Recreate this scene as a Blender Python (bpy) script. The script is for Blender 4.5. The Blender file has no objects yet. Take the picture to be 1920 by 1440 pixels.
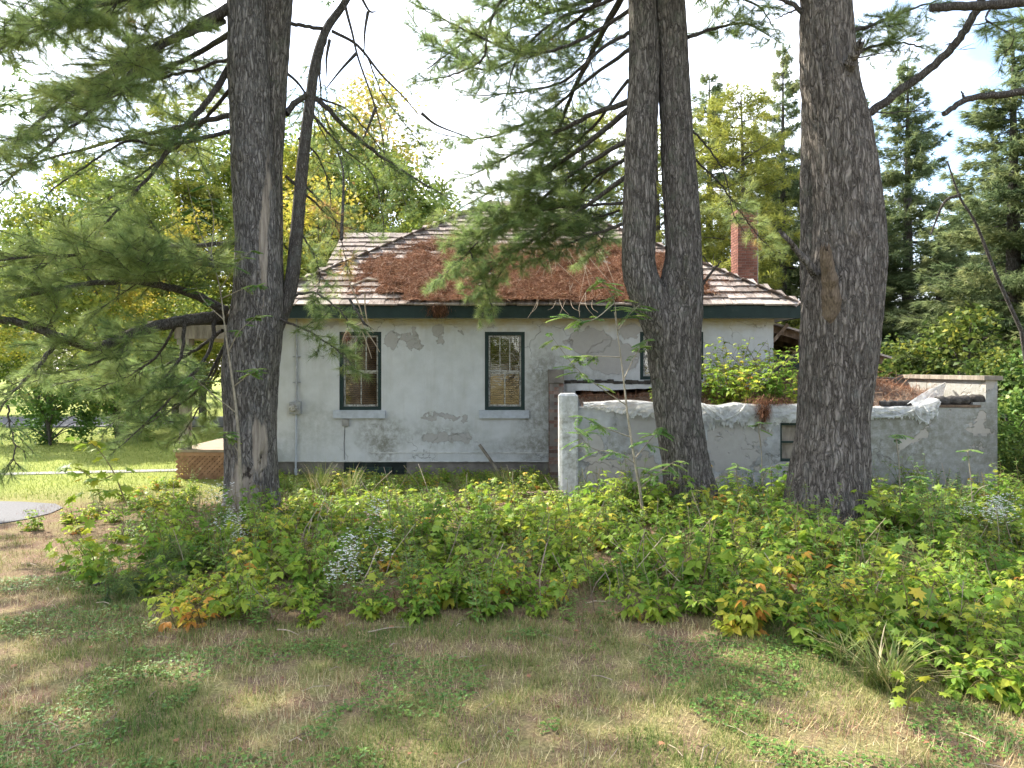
import bpy, math, random
import numpy as np
from mathutils import Vector, Matrix, noise as mnoise
R = math.radians
random.seed(7); rng = np.random.default_rng(11)
sc = bpy.context.scene
COL = sc.collection

# ------------------------------------------------------------------ camera
H, F, YH = 2.2, 1346.0, 690.0          # eye height, focal length and horizon row of the 1920 px photograph
cam = bpy.data.objects.new('camera', bpy.data.cameras.new('camera')); COL.objects.link(cam)
cam.location = (0, 0, H); cam.rotation_euler = (R(90), 0, 0)
cam.data.sensor_width = 36; cam.data.lens = 36 * F / 1920
cam.data.shift_y = -(720 - YH) / 1920
cam.data.clip_start = 0.05; cam.data.clip_end = 2000
sc.camera = cam
# ------------------------------------------------------------------ sky and sun
SUN_AZ, SUN_EL = -52.0, 45.0            # degrees from +Y (behind the house) towards +X, and above the horizon
w = bpy.data.worlds.new('World'); sc.world = w; w.use_nodes = True
nt = w.node_tree; nt.nodes.clear()
sky = nt.nodes.new('ShaderNodeTexSky'); sky.sky_type = 'NISHITA'; sky.sun_disc = False
sky.sun_elevation = R(SUN_EL); sky.sun_rotation = R(SUN_AZ)
sky.air_density = 1.0; sky.dust_density = 1.5
tc = nt.nodes.new('ShaderNodeTexCoord')
mp = nt.nodes.new('ShaderNodeMapping'); mp.inputs['Scale'].default_value = (1, 1, 2.6)
nz = nt.nodes.new('ShaderNodeTexNoise'); nz.inputs['Scale'].default_value = 2.3; nz.inputs['Detail'].default_value = 7
rp = nt.nodes.new('ShaderNodeValToRGB'); rp.color_ramp.elements[0].position = .42; rp.color_ramp.elements[1].position = .68
mx = nt.nodes.new('ShaderNodeMix'); mx.data_type = 'RGBA'
mx.inputs['B'].default_value = (8.3, 8.4, 8.8, 1)
bg = nt.nodes.new('ShaderNodeBackground'); bg.inputs['Strength'].default_value = 0.15
wo = nt.nodes.new('ShaderNodeOutputWorld')
L = nt.links.new
L(tc.outputs['Generated'], mp.inputs['Vector']); L(mp.outputs[0], nz.inputs['Vector']); L(nz.outputs['Fac'], rp.inputs[0])
L(rp.outputs[0], mx.inputs['Factor']); L(sky.outputs[0], mx.inputs['A']); L(mx.outputs['Result'], bg.inputs['Color']); L(bg.outputs[0], wo.inputs[0])
sd = bpy.data.lights.new('sun', 'SUN'); sd.energy = 4.4; sd.angle = R(0.6); sd.color = (1, .93, .80)
sun = bpy.data.objects.new('sun', sd); COL.objects.link(sun)
S = Vector((math.sin(R(SUN_AZ)) * math.cos(R(SUN_EL)), math.cos(R(SUN_AZ)) * math.cos(R(SUN_EL)), math.sin(R(SUN_EL))))
sun.rotation_euler = S.to_track_quat('Z', 'Y').to_euler(); sun.location = S * 60
sc.view_settings.view_transform = 'Standard'; sc.view_settings.look = 'None'
sc.view_settings.exposure = 1.72; sc.view_settings.gamma = 1.0; sc.view_settings.use_curve_mapping = False
sc.render.engine = 'CYCLES'
sc.cycles.use_denoising = True; sc.cycles.use_adaptive_sampling = True; sc.cycles.adaptive_threshold = .02
sc.cycles.max_bounces = 5; sc.cycles.diffuse_bounces = 3; sc.cycles.transmission_bounces = 3; sc.cycles.glossy_bounces = 2
sc.cycles.transparent_max_bounces = 6; sc.cycles.caustics_reflective = False; sc.cycles.caustics_refractive = False

# ------------------------------------------------------------------ helpers
def P(px, py, Y): return Vector(((px - 960) * Y / F, Y, H + (YH - py) * Y / F))
def tag(o, label=None, cat=None, group=None, kind=None):
    if label: o['label'] = label
    if cat: o['category'] = cat
    if group: o['group'] = group
    if kind: o['kind'] = kind
    return o
def thing(name, label, cat, loc=(0, 0, 0), rz=0, group=None):
    o = bpy.data.objects.new(name, None); COL.objects.link(o); o.location = loc; o.rotation_euler = (0, 0, rz)
    o.empty_display_size = .1
    return tag(o, label, cat, group)
def link(name, me, parent=None, loc=None, rot=None, scale=None):
    o = bpy.data.objects.new(name, me); COL.objects.link(o)
    if parent is not None: o.parent = parent
    if loc is not None: o.location = loc
    if rot is not None: o.rotation_euler = rot
    if scale is not None: o.scale = scale
    return o

class MB:
    """collects triangles and quads with one value per vertex"""
    def __init__(s): s.v = []; s.q = []; s.t = []; s.val = []; s.n = 0; s.qm = []; s.tm = []
    def add(s, v, f, val=0.5, m=0):
        v = np.asarray(v, dtype=np.float32).reshape(-1, 3)
        val = np.broadcast_to(np.asarray(val, dtype=np.float32), (len(v),))
        qs = []; ts = []
        if isinstance(f, np.ndarray): (qs if f.shape[1] == 4 else ts).append(f)
        else:
            a = [x for x in f if len(x) == 4]; b = [x for x in f if len(x) == 3]
            if a: qs.append(np.array(a))
            if b: ts.append(np.array(b))
        for a in qs: s.q.append(a + s.n); s.qm.append(np.full(len(a), m))
        for a in ts: s.t.append(a + s.n); s.tm.append(np.full(len(a), m))
        s.v.append(v); s.val.append(val); s.n += len(v)
    def box(s, lo, hi, val=.5, m=0):
        x0, y0, z0 = lo; x1, y1, z1 = hi
        v = [(x0,y0,z0),(x1,y0,z0),(x1,y1,z0),(x0,y1,z0),(x0,y0,z1),(x1,y0,z1),(x1,y1,z1),(x0,y1,z1)]
        s.add(v, np.array([(0,3,2,1),(4,5,6,7),(0,1,5,4),(1,2,6,5),(2,3,7,6),(3,0,4,7)]), val, m)
    def beam(s, a, b, wd, ht, val=.5, m=0, up=(0, 0, 1)):
        a = Vector(a); b = Vector(b); d = (b - a).normalized(); u = Vector(up)
        sd_ = d.cross(u)
        if sd_.length < 1e-4: sd_ = Vector((1, 0, 0))
        sd_.normalize(); u = sd_.cross(d)
        v = []
        for p in (a, b):
            for (i, j) in ((-1,-1),(1,-1),(1,1),(-1,1)): v.append(p + sd_ * (i * wd / 2) + u * (j * ht / 2))
        s.add([tuple(x) for x in v], np.array([(0,1,2,3),(7,6,5,4),(0,4,5,1),(1,5,6,2),(2,6,7,3),(3,7,4,0)]), val, m)
    def tube(s, pts, rad, sides=6, val=.5, m=0, cap=True):
        pts = np.asarray([tuple(p) for p in pts], dtype=np.float64); n = len(pts)
        rad = np.broadcast_to(np.asarray(rad, dtype=np.float64), (n,))
        t = np.gradient(pts, axis=0); t /= (np.linalg.norm(t, axis=1, keepdims=True) + 1e-9)
        ref = np.array([0, 0, 1.]) if abs(t[0][2]) < .9 else np.array([1., 0, 0])
        a = np.cross(t, ref); a /= (np.linalg.norm(a, axis=1, keepdims=True) + 1e-9); b = np.cross(t, a)
        th = np.arange(sides) * 2 * np.pi / sides
        v = pts[:, None] + rad[:, None, None] * (np.cos(th)[None, :, None] * a[:, None] + np.sin(th)[None, :, None] * b[:, None])
        i = np.arange(n - 1)[:, None] * sides; j = np.arange(sides)[None]; k = (np.arange(sides)[None] + 1) % sides
        f = np.stack([i + j, i + k, i + sides + k, i + sides + j], -1).reshape(-1, 4)
        s.add(v.reshape(-1, 3), f, val, m)
        if cap and sides >= 4:
            s.add(np.vstack([v[-1], pts[-1:]]), np.array([(x, (x + 1) % sides, sides) for x in range(sides)]), val, m)
    def scatter(s, tv, tf, pos, rot, scale, val, m=0):
        """copies of template (tv, tf) at pos with 3x3 rot and scale: one mesh"""
        T = len(pos); k = len(tv)
        if T == 0: return
        sc_ = np.asarray(scale, dtype=np.float32).reshape(-1, 1, 1) if np.ndim(scale) else scale
        v = np.einsum('tij,kj->tki', rot, tv) * sc_ + pos[:, None]
        f = (tf[None] + (np.arange(T) * k)[:, None, None]).reshape(-1, tf.shape[1])
        s.add(v.reshape(-1, 3), f, np.repeat(val, k), m)
    def mesh(s, name, mats, smooth=False):
        me = bpy.data.meshes.new(name)
        v = np.concatenate(s.v).astype(np.float32); q = np.concatenate(s.q) if s.q else np.zeros((0, 4), int); t = np.concatenate(s.t) if s.t else np.zeros((0, 3), int)
        nl = q.size + t.size; nf = len(q) + len(t)
        me.vertices.add(len(v)); me.vertices.foreach_set('co', v.ravel())
        me.loops.add(nl); me.polygons.add(nf)
        me.loops.foreach_set('vertex_index', np.concatenate([q.ravel(), t.ravel()]).astype(np.int32))
        st = np.concatenate([np.arange(len(q)) * 4, q.size + np.arange(len(t)) * 3]).astype(np.int32)
        me.polygons.foreach_set('loop_start', st)
        mi = np.concatenate([np.concatenate(s.qm) if s.qm else np.zeros(0), np.concatenate(s.tm) if s.tm else np.zeros(0)]).astype(np.int32)
        me.polygons.foreach_set('material_index', mi)
        me.polygons.foreach_set('use_smooth', np.full(nf, smooth))
        at = me.attributes.new('v', 'FLOAT', 'POINT'); at.data.foreach_set('value', np.concatenate(s.val).astype(np.float32))
        me.update(calc_edges=True)
        for m_ in (mats if isinstance(mats, (list, tuple)) else [mats]): me.materials.append(m_)
        return me
    def build(s, name, mats, parent=None, smooth=False, **kw): return link(name, s.mesh(name, mats, smooth), parent, **kw)

def frames(d, roll=None):
    """3x3 rotations taking +Y to d, with +Z near up"""
    d = np.asarray(d, dtype=np.float64); d = d / (np.linalg.norm(d, axis=1, keepdims=True) + 1e-9)
    up = np.tile([0, 0, 1.], (len(d), 1)); up[np.abs(d[:, 2]) > .97] = [1, 0, 0]
    x = np.cross(d, up); x /= np.linalg.norm(x, axis=1, keepdims=True); z = np.cross(x, d)
    if roll is not None:
        c, s_ = np.cos(roll)[:, None], np.sin(roll)[:, None]; x, z = x * c + z * s_, z * c - x * s_
    return np.stack([x, d, z], -1)
def smooth_path(pts, n=8):
    p = [Vector(a) for a in pts]; p = [p[0] * 2 - p[1]] + p + [p[-1] * 2 - p[-2]]; out = []
    for i in range(1, len(p) - 2):
        a, b, c, d = p[i - 1:i + 3]
        for k in range(n):
            t = k / n
            out.append(.5 * ((2 * b) + (c - a) * t + (2 * a - 5 * b + 4 * c - d) * t * t + (3 * b - a - 3 * c + d) * t ** 3))
    out.append(p[-2]); return out

# ------------------------------------------------------------------ materials
class NT:
    def __init__(s, name):
        s.m = bpy.data.materials.new(name); s.m.use_nodes = True; s.t = s.m.node_tree; s.t.nodes.clear()
        s.out = s.t.nodes.new('ShaderNodeOutputMaterial')
    def n(s, ty, ins=None, **at):
        nd = s.t.nodes.new('ShaderNode' + ty)
        for k, v in at.items(): setattr(nd, k, v)
        for k, v in (ins or {}).items():
            if isinstance(v, bpy.types.NodeSocket): s.t.links.new(v, nd.inputs[k])
            else:
                if isinstance(v, tuple) and len(v) == 3 and nd.inputs[k].type == 'RGBA': v = v + (1,)
                nd.inputs[k].default_value = v
        return nd
    def ramp(s, fac, stops, interp='LINEAR'):
        nd = s.n('ValToRGB', {'Fac': fac}); cr = nd.color_ramp; cr.interpolation = interp
        while len(cr.elements) < len(stops): cr.elements.new(.5)
        for e, (p, c) in zip(cr.elements, stops): e.position = p; e.color = (c, c, c, 1) if not isinstance(c, tuple) else c + (1,)
        return nd.outputs[0]
    def coord(s, kind='Object', scale=(1, 1, 1)):
        c = s.n('TexCoord').outputs[kind]
        return s.n('Mapping', {'Vector': c, 'Scale': scale}).outputs[0]
    def noise(s, vec, scale, detail=4, rough=.55, dist=0): return s.n('TexNoise', {'Vector': vec, 'Scale': scale, 'Detail': detail, 'Roughness': rough, 'Distortion': dist}).outputs['Fac']
    def math(s, op, a, b=0.): return s.n('Math', {0: a, 1: b}, operation=op).outputs[0]
    def mix(s, f, a, b, mode='MIX'):
        nd = s.n('Mix', None, data_type='RGBA', blend_type=mode)
        for k, v in (('Factor', f), ('A', a), ('B', b)):
            i = [x for x in nd.inputs if x.name == k and (x.type == 'RGBA' or k == 'Factor')][0]
            if isinstance(v, bpy.types.NodeSocket): s.t.links.new(v, i)
            else: i.default_value = (v + (1,)) if isinstance(v, tuple) else v
        return [o for o in nd.outputs if o.type == 'RGBA'][0]
    def bump(s, h, strength=.5, dist=.01): return s.n('Bump', {'Height': h, 'Strength': strength, 'Distance': dist}).outputs[0]
    def pbr(s, col, rough=.85, normal=None, spec=.3, **kw):
        ins = {'Base Color': col, 'Roughness': rough, 'Specular IOR Level': spec}
        if normal is not None: ins['Normal'] = normal
        ins.update(kw)
        return s.n('BsdfPrincipled', ins).outputs[0]
    def done(s, shader): s.t.links.new(shader, s.out.inputs[0]); return s.m
M = {}
def leaf_mat(name, stops, trans=.45, rough=.5, spec=.25, objvar=0.0):
    n = NT(name); a = n.n('Attribute', None, attribute_name='v').outputs['Fac']
    if objvar:
        r_ = n.n('ObjectInfo').outputs['Random']
        a = n.math('ADD', a, n.math('MULTIPLY', n.math('SUBTRACT', r_, .5), objvar))
    c = n.ramp(a, stops)
    p = n.pbr(c, rough, spec=spec)
    t = n.n('BsdfTranslucent', {'Color': n.mix(.35, c, (.55, .6, .08), 'MIX') if False else c}).outputs[0]
    M[name] = n.done(n.n('MixShader', {0: trans, 1: p, 2: t}).outputs[0]); return M[name]
def plain(name, stops, scale=6, rough=.85, bump=.3, bd=.01, spec=.3, stretch=(1, 1, 1), coord='Object', detail=5, objvar=0, metallic=0.):
    n = NT(name); v = n.coord(coord, stretch); f = n.noise(v, scale, detail, .6)
    if objvar: f = n.math('ADD', f, n.math('MULTIPLY', n.math('SUBTRACT', n.n('ObjectInfo').outputs['Random'], .5), objvar))
    c = n.ramp(f, stops)
    M[name] = n.done(n.pbr(c, rough, n.bump(n.noise(v, scale * 3, 4), bump, bd), spec, Metallic=metallic)); return M[name]

leaf_mat('needle', [(0, (.09, .15, .06)), (.35, (.18, .26, .09)), (.7, (.30, .36, .12)), (.92, (.40, .42, .14)), (1, (.45, .27, .11))], .58, .5)
leaf_mat('needle_sun', [(0, (.12, .16, .04)), (.4, (.25, .28, .06)), (.75, (.40, .40, .08)), (1, (.5, .44, .09))], .5, .5)
leaf_mat('spruce', [(0, (.06, .10, .05)), (.4, (.13, .18, .08)), (.75, (.23, .27, .115)), (1, (.33, .34, .15))], .5, .55)
leaf_mat('bramble', [(0, (.085, .18, .025)), (.3, (.18, .31, .04)), (.58, (.33, .43, .055)), (.80, (.50, .50, .07)), (.93, (.68, .52, .07)), (1, (.58, .27, .06))], .55, .5, .2, .42)
leaf_mat('maple_leaf', [(0, (.11, .22, .03)), (.5, (.26, .36, .04)), (.8, (.43, .43, .05)), (.93, (.66, .47, .05)), (1, (.55, .22, .05))], .45, .45, .3, .3)
leaf_mat('weed', [(0, (.06, .14, .03)), (.5, (.14, .25, .05)), (.85, (.26, .34, .075)), (1, (.40, .38, .12))], .35, .5, .3, .3)
leaf_mat('pinnate', [(0, (.05, .13, .03)), (.5, (.11, .22, .045)), (1, (.24, .32, .06))], .4, .5, .3, .2)
leaf_mat('hardwood', [(0, (.06, .11, .025)), (.35, (.15, .21, .04)), (.7, (.30, .32, .055)), (.9, (.44, .40, .06)), (1, (.52, .40, .07))], .45, .5, .2)
leaf_mat('shrub_leaf', [(0, (.035, .075, .02)), (.4, (.09, .14, .03)), (.7, (.2, .23, .045)), (.88, (.42, .38, .05)), (1, (.6, .46, .06))], .4, .5, .2)
leaf_mat('autumn', [(0, (.2, .22, .05)), (.35, (.40, .36, .08)), (.7, (.52, .38, .13)), (1, (.55, .31, .14))], .45, .5, .2)
leaf_mat('grass', [(0, (.07, .13, .025)), (.3, (.15, .20, .045)), (.55, (.26, .26, .085)), (.8, (.40, .33, .155)), (1, (.58, .49, .28))], .25, .6)
leaf_mat('grass_green', [(0, (.10, .16, .03)), (.4, (.19, .25, .045)), (.8, (.30, .33, .07)), (1, (.42, .38, .12))], .3, .6)
leaf_mat('litter', [(0, (.075, .036, .023)), (.35, (.17, .075, .04)), (.7, (.30, .145, .078)), (1, (.48, .32, .20))], .12, .7)
leaf_mat('dead_twig', [(0, (.10, .075, .05)), (1, (.40, .32, .24))], .0, .8)
leaf_mat('white_petal', [(0, (.7, .7, .68)), (1, (.85, .85, .82))], .3, .6)
leaf_mat('stem', [(0, (.09, .07, .035)), (.5, (.16, .13, .05)), (1, (.22, .24, .08))], .0, .7)
plain('wood_grey', [(.3, (.10, .085, .07)), (.7, (.32, .28, .23))], 9, .9, .5, .01, stretch=(1, 1, .25), objvar=.2)
plain('green_paint', [(.3, (.008, .021, .019)), (.62, (.013, .031, .028)), (.75, (.032, .046, .042))], 7, .6, .3)
plain('white_paint', [(.3, (.30, .29, .27)), (.6, (.52, .52, .50))], 8, .7, .3)
plain('old_sash', [(.35, (.12, .10, .08)), (.55, (.38, .37, .34)), (.7, (.52, .52, .50))], 30, .8, .5)
plain('sill_paint', [(.3, (.32, .34, .37)), (.7, (.44, .47, .52))], 9, .7, .3)
plain('metal_grey', [(.3, (.22, .23, .24)), (.7, (.36, .37, .38))], 14, .5, .1, metallic=.3)
plain('brick', [(.3, (.12, .05, .037)), (.6, (.20, .082, .058)), (.8, (.28, .15, .11))], 14, .9, .5, objvar=.35)
plain('pier_brick', [(.3, (.085, .055, .045)), (.6, (.16, .09, .07)), (.8, (.24, .17, .14))], 14, .95, .5, objvar=.5)
plain('mortar', [(.3, (.22, .19, .17)), (.7, (.33, .30, .27))], 20, .95, .5)
plain('shingle', [(.25, (.15, .12, .105)), (.5, (.27, .225, .20)), (.75, (.40, .345, .315))], 3.2, .88, .8, .012, stretch=(9, 1.0, 4), objvar=.6)
plain('foundation', [(.3, (.11, .10, .09)), (.7, (.23, .205, .18))], 5, .95, .6)
plain('tar', [(.3, (.018, .017, .016)), (.7, (.085, .075, .065))], 11, .7, .8, .03)
plain('lattice', [(.3, (.19, .10, .055)), (.7, (.33, .185, .105))], 9, .8, .3, objvar=.2)
plain('deck', [(.3, (.20, .15, .11)), (.7, (.30, .23, .17))], 6, .8, .3)
plain('asphalt', [(.3, (.09, .09, .10)), (.7, (.15, .15, .16))], 30, .9, .4)
plain('concrete', [(.3, (.20, .19, .18)), (.7, (.29, .28, .26))], 8, .9, .3)
plain('rot_wood', [(.3, (.06, .042, .03)), (.55, (.17, .12, .085)), (.75, (.34, .27, .20))], 8, .95, .8, .02, stretch=(1, 1, .3))
plain('split_wood', [(.3, (.07, .052, .038)), (.5, (.16, .12, .085)), (.72, (.29, .225, .165))], 14, .95, 1., .03, stretch=(3, 3, .35))
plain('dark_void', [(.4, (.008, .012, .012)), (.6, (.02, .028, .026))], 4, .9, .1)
plain('blind', [(.3, (.13, .065, .027)), (.7, (.23, .12, .05))], 5, .7, .1)

def stucco(name, patches, dirt=(), topstain=None, base=((.44, .45, .45), (.53, .54, .545)), crack=True, gen=.0):
    """painted stucco; patches = places where the paint has flaked, (x, z, rx, rz); dirt = mildew spots"""
    n = NT(name); v = n.coord(); sx = n.n('SeparateXYZ', {0: v}); X, Z = sx.outputs[0], sx.outputs[2]
    wv = n.n('TexNoise', {'Vector': v, 'Scale': 7.0, 'Detail': 4}).outputs['Color']
    wx = n.n('SeparateColor', {0: wv}); dx = n.math('MULTIPLY', n.math('SUBTRACT', wx.outputs[0], .5), .34); dz = n.math('MULTIPLY', n.math('SUBTRACT', wx.outputs[1], .5), .34)
    w2 = n.n('SeparateColor', {0: n.n('TexNoise', {'Vector': v, 'Scale': 34.0, 'Detail': 5, 'Roughness': .7}).outputs['Color']})
    dx = n.math('ADD', dx, n.math('MULTIPLY', n.math('SUBTRACT', w2.outputs[0], .5), .11)); dz = n.math('ADD', dz, n.math('MULTIPLY', n.math('SUBTRACT', w2.outputs[1], .5), .11))
    Xd, Zd = n.math('ADD', X, dx), n.math('ADD', Z, dz)
    def blob(x, z, rx, rz, lo=None):
        a = n.math('POWER', n.math('ABSOLUTE', n.math('DIVIDE', n.math('SUBTRACT', Xd, x), rx)), 2.); b = n.math('POWER', n.math('ABSOLUTE', n.math('DIVIDE', n.math('SUBTRACT', Zd, z), rz)), 2.)
        return n.math('ADD', a, b)
    c = n.ramp(n.noise(v, 3.2, 6, .6), [(.3, base[0]), (.68, base[1])])
    fine = n.noise(v, 38, 3, .7)
    c = n.mix(n.ramp(fine, [(.56, 0.), (.74, .35)]), c, (.42, .41, .39))
    streak = n.noise(n.n('Mapping', {'Vector': v, 'Scale': (5, 1, .5)}).outputs[0], 1.6, 5, .6)
    c = n.mix(n.ramp(streak, [(.50, 0.), (.75, .34)]), c, (.36, .345, .31))
    for (x, z, rx, rz, amt) in dirt:
        d = n.ramp(blob(x, z, rx, rz), [(.1, 1.), (1., 0.)])
        sp = n.ramp(n.noise(v, 9, 6, .75), [(.36, 0.), (.62, amt)])
        c = n.mix(n.math('MULTIPLY', d, sp), c, (.17, .165, .13))
    if topstain:
        z0, z1 = topstain
        t = n.n('MapRange', {'Value': Zd, 'From Min': z0, 'From Max': z1}).outputs[0]
        c = n.mix(n.math('MULTIPLY', t, n.ramp(n.noise(v, 2.5, 5), [(.3, .35), (.65, .95)])), c, (.40, .33, .19))
    hgt = n.math('MULTIPLY', n.noise(v, 60, 3, .6), .25)
    if gen:
        g = n.ramp(n.noise(v, 1.15, 5, .62, .4), [(gen, 0.), (gen + .012, 1.)])
        c = n.mix(g, c, n.mix(n.noise(v, 5, 4), (.30, .275, .24), (.44, .41, .37))); hgt = n.math('SUBTRACT', hgt, g)
    for (x, z, rx, rz) in patches:
        k = n.ramp(blob(x, z, rx, rz), [(.93, 1.), (1., 0.)])
        c = n.mix(k, c, n.mix(n.noise(v, 12, 4), (.31, .30, .285), (.40, .385, .365))); hgt = n.math('SUBTRACT', hgt, k)
    if crack:
        vo = n.n('TexVoronoi', {'Vector': n.n('VectorMath', {0: v, 1: n.n('VectorMath', {0: wv, 3: .35}, operation='SCALE').outputs[0]}, operation='ADD').outputs[0], 'Scale': 1.25}, feature='DISTANCE_TO_EDGE').outputs['Distance']
        k = n.math('MULTIPLY', n.ramp(vo, [(.0, 1.), (.007, 0.)]), n.ramp(n.noise(v, .9, 2), [(.52, 0.), (.6, .75)]))
        c = n.mix(k, c, (.13, .12, .11)); hgt = n.math('SUBTRACT', hgt, k)
    M[name] = n.done(n.pbr(c, .93, n.bump(hgt, .8, .02), .2)); return M[name]

def bark(name, dark, mid, lit, lichen, sc_=1.0, bare=None):
    n = NT(name); v = n.coord('Object', (1, 1, .17))
    wob = n.n('TexNoise', {'Vector': n.coord('Object', (1, 1, .5)), 'Scale': 7., 'Detail': 4}).outputs['Color']
    v2 = n.n('VectorMath', {0: v, 1: n.n('VectorMath', {0: wob, 3: .09}, operation='SCALE').outputs[0]}, operation='ADD').outputs[0]
    def furrow(k, wd_): return n.ramp(n.math('ABSOLUTE', n.math('SUBTRACT', n.noise(v2, k * sc_, 2.5, .55), .5)), [(.0, 0.), (wd_, .8), (wd_ * 2.6, 1.)])
    e = n.ramp(n.n('TexVoronoi', {'Vector': v2, 'Scale': 19 * sc_}, feature='DISTANCE_TO_EDGE').outputs['Distance'], [(.0, .25), (.16, 1.)])
    h = n.math('MULTIPLY', n.math('MULTIPLY', furrow(15, .05), n.math('ADD', n.math('MULTIPLY', furrow(31, .05), .55), .45)), e)
    fine = n.noise(n.coord('Object', (1, 1, .5)), 60, 5, .75)
    h = n.math('ADD', n.math('MULTIPLY', h, .75), n.math('MULTIPLY', fine, .38))
    c = n.ramp(h, [(.14, dark), (.56, mid), (1., lit)])
    obj = n.coord()
    c = n.mix(n.ramp(n.noise(obj, 5, 5, .7), [(.52, 0.), (.70, .55)]), c, lichen)
    c = n.mix(n.ramp(n.noise(obj, 26, 4, .7), [(.62, 0.), (.74, .6)]), c, (.36, .36, .33))
    if bare:     # (z, radius in z, object-space x, radius in x): decayed wood showing through
        sx = n.n('SeparateXYZ', {0: obj}); nn = n.noise(n.coord('Object', (1, 1, .3)), 5, 5, .65)
        mk = None
        for (x, z, rx, rz) in bare:
            a = n.math('POWER', n.math('ABSOLUTE', n.math('DIVIDE', n.math('SUBTRACT', sx.outputs[0], x), rx)), 2.); b = n.math('POWER', n.math('ABSOLUTE', n.math('DIVIDE', n.math('SUBTRACT', sx.outputs[2], z), rz)), 2.)
            k = n.ramp(n.math('ADD', n.math('ADD', a, b), n.math('MULTIPLY', n.math('SUBTRACT', nn, .5), 4.2)), [(.55, .85), (1.0, 0.)])
            mk = k if mk is None else n.math('MAXIMUM', mk, k)
        mk = n.math('MULTIPLY', mk, n.ramp(sx.outputs[1], [(.45, 1.), (.55, 0.)])) if False else mk
        g = n.ramp(n.noise(n.coord('Object', (6, 6, .5)), 4, 5), [(.3, (.13, .105, .085)), (.6, (.31, .265, .215))])
        hole = n.math('MULTIPLY', n.ramp(n.noise(n.coord('Object', (1, 1, .5)), 9, 3, .6), [(.58, 0.), (.66, 1.)]), n.ramp(sx.outputs[2], [(.9, 1.), (1., 0.)]))
        g = n.mix(hole, g, (.03, .022, .018))
        c = n.mix(mk, c, g)
        h = n.math('ADD', n.math('MULTIPLY', h, n.math('SUBTRACT', 1., mk)), n.math('MULTIPLY', mk, n.math('SUBTRACT', .3, hole)))
    M[name] = n.done(n.pbr(c, .95, n.bump(h, 1., .035), .15)); return M[name]
bark('bark_left', (.032, .028, .026), (.165, .152, .141), (.30, .278, .258), (.14, .145, .14), 1.1, bare=[(-.02, .30, .30, .55), (.22, 1.0, .10, .5), (.27, 4.1, .06, 1.2)])
bark('bark_mid', (.026, .023, .02), (.145, .13, .116), (.275, .25, .224), (.115, .13, .095), 1.05)
bark('bark_right', (.026, .022, .019), (.155, .135, .118), (.29, .257, .227), (.15, .15, .135), .95)
bark('bark_thin', (.05, .043, .037), (.12, .107, .095), (.22, .20, .18), (.2, .21, .19), 2.2)

# ------------------------------------------------------------------ ground
def gz(x, y):
    z = .05 * mnoise.noise((x * .12, y * .12, 3)) + .016 * mnoise.noise((x * .7, y * .7, 1))
    return z * min(1, max(0, (abs(y - 14.5) - 0) / 4 + .25))
def lawn_mat():
    n = NT('lawn'); v = n.coord(); sx = n.n('SeparateXYZ', {0: v})
    big = n.noise(v, .55, 4, .6); mid = n.noise(v, 2.6, 5, .65); fine = n.noise(v, 45, 4, .7)
    grassy = n.ramp(fine, [(.3, (.10, .105, .04)), (.55, (.215, .20, .08)), (.75, (.35, .31, .14))])
    soil = n.ramp(fine, [(.3, (.085, .055, .04)), (.55, (.19, .125, .085)), (.78, (.34, .245, .165))])
    lush = n.ramp(fine, [(.3, (.12, .15, .03)), (.6, (.24, .27, .06)), (.8, (.38, .36, .10))])
    c = n.mix(n.ramp(mid, [(.38, 0.), (.6, 1.)]), soil, grassy)
    # bare needle-strewn earth under the pines and along the edge of the thicket
    rd = n.math('ADD', sx.outputs[1], n.math('MULTIPLY', n.math('SUBTRACT', big, .5), 2.2))
    edge = n.ramp(n.n('MapRange', {'Value': rd, 'From Min': 5.2, 'From Max': 13.6}).outputs[0], [(.0, 0.), (.10, .75), (.85, 1.), (1., 0.)])
    c = n.mix(n.math('MULTIPLY', edge, n.ramp(mid, [(.3, 1.), (.62, .45)])), c, soil)
    far = n.ramp(n.n('MapRange', {'Value': n.math('SUBTRACT', sx.outputs[1], n.math('MULTIPLY', sx.outputs[0], .35)), 'From Min': 13.2, 'From Max': 16.5}).outputs[0], [(0., 0.), (1., 1.)])
    c = n.mix(far, c, lush)
    M['lawn'] = n.done(n.pbr(c, .95, n.bump(fine, .7, .03), .15))
lawn_mat()
def ground():
    b = MB(); xs = np.concatenate([[-400, -150, -60], np.linspace(-30, 30, 121), [60, 150, 400]]); ys = np.concatenate([[-120, -30, -8], np.linspace(0, 40, 81), [70, 150, 500]])
    v = [(x, y, gz(x, y)) for y in ys for x in xs]; nx = len(xs)
    f = np.array([(j * nx + i, j * nx + i + 1, (j + 1) * nx + i + 1, (j + 1) * nx + i) for j in range(len(ys) - 1) for i in range(nx - 1)])
    b.add(v, f); tag(b.build('ground', M['lawn'], smooth=True), 'mown lawn of dry grass, clover and pine needles', kind='structure')
ground()
def sheet(name, outline, z, mat, label, step=None):
    """flat paving laid just above the ground with a real edge thickness"""
    b = MB(); n = len(outline); top = [(x, y, gz(x, y) + z) for x, y in outline]; bot = [(x, y, gz(x, y) - .1) for x, y in outline]
    cx = sum(p[0] for p in outline) / n; cy = sum(p[1] for p in outline) / n
    b.add(top + bot + [(cx, cy, gz(cx, cy) + z)], [(i, (i + 1) % n, 2 * n) for i in range(n)] + [(n + i, n + (i + 1) % n, (i + 1) % n, i) for i in range(n)])
    return tag(b.build(name, mat), label, kind='structure')
dr = [P(px, py, 1) for px, py in ()]
def gp(px, py):
    d = H * F / (py - YH); return ((px - 960) * d / F, d)
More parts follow.
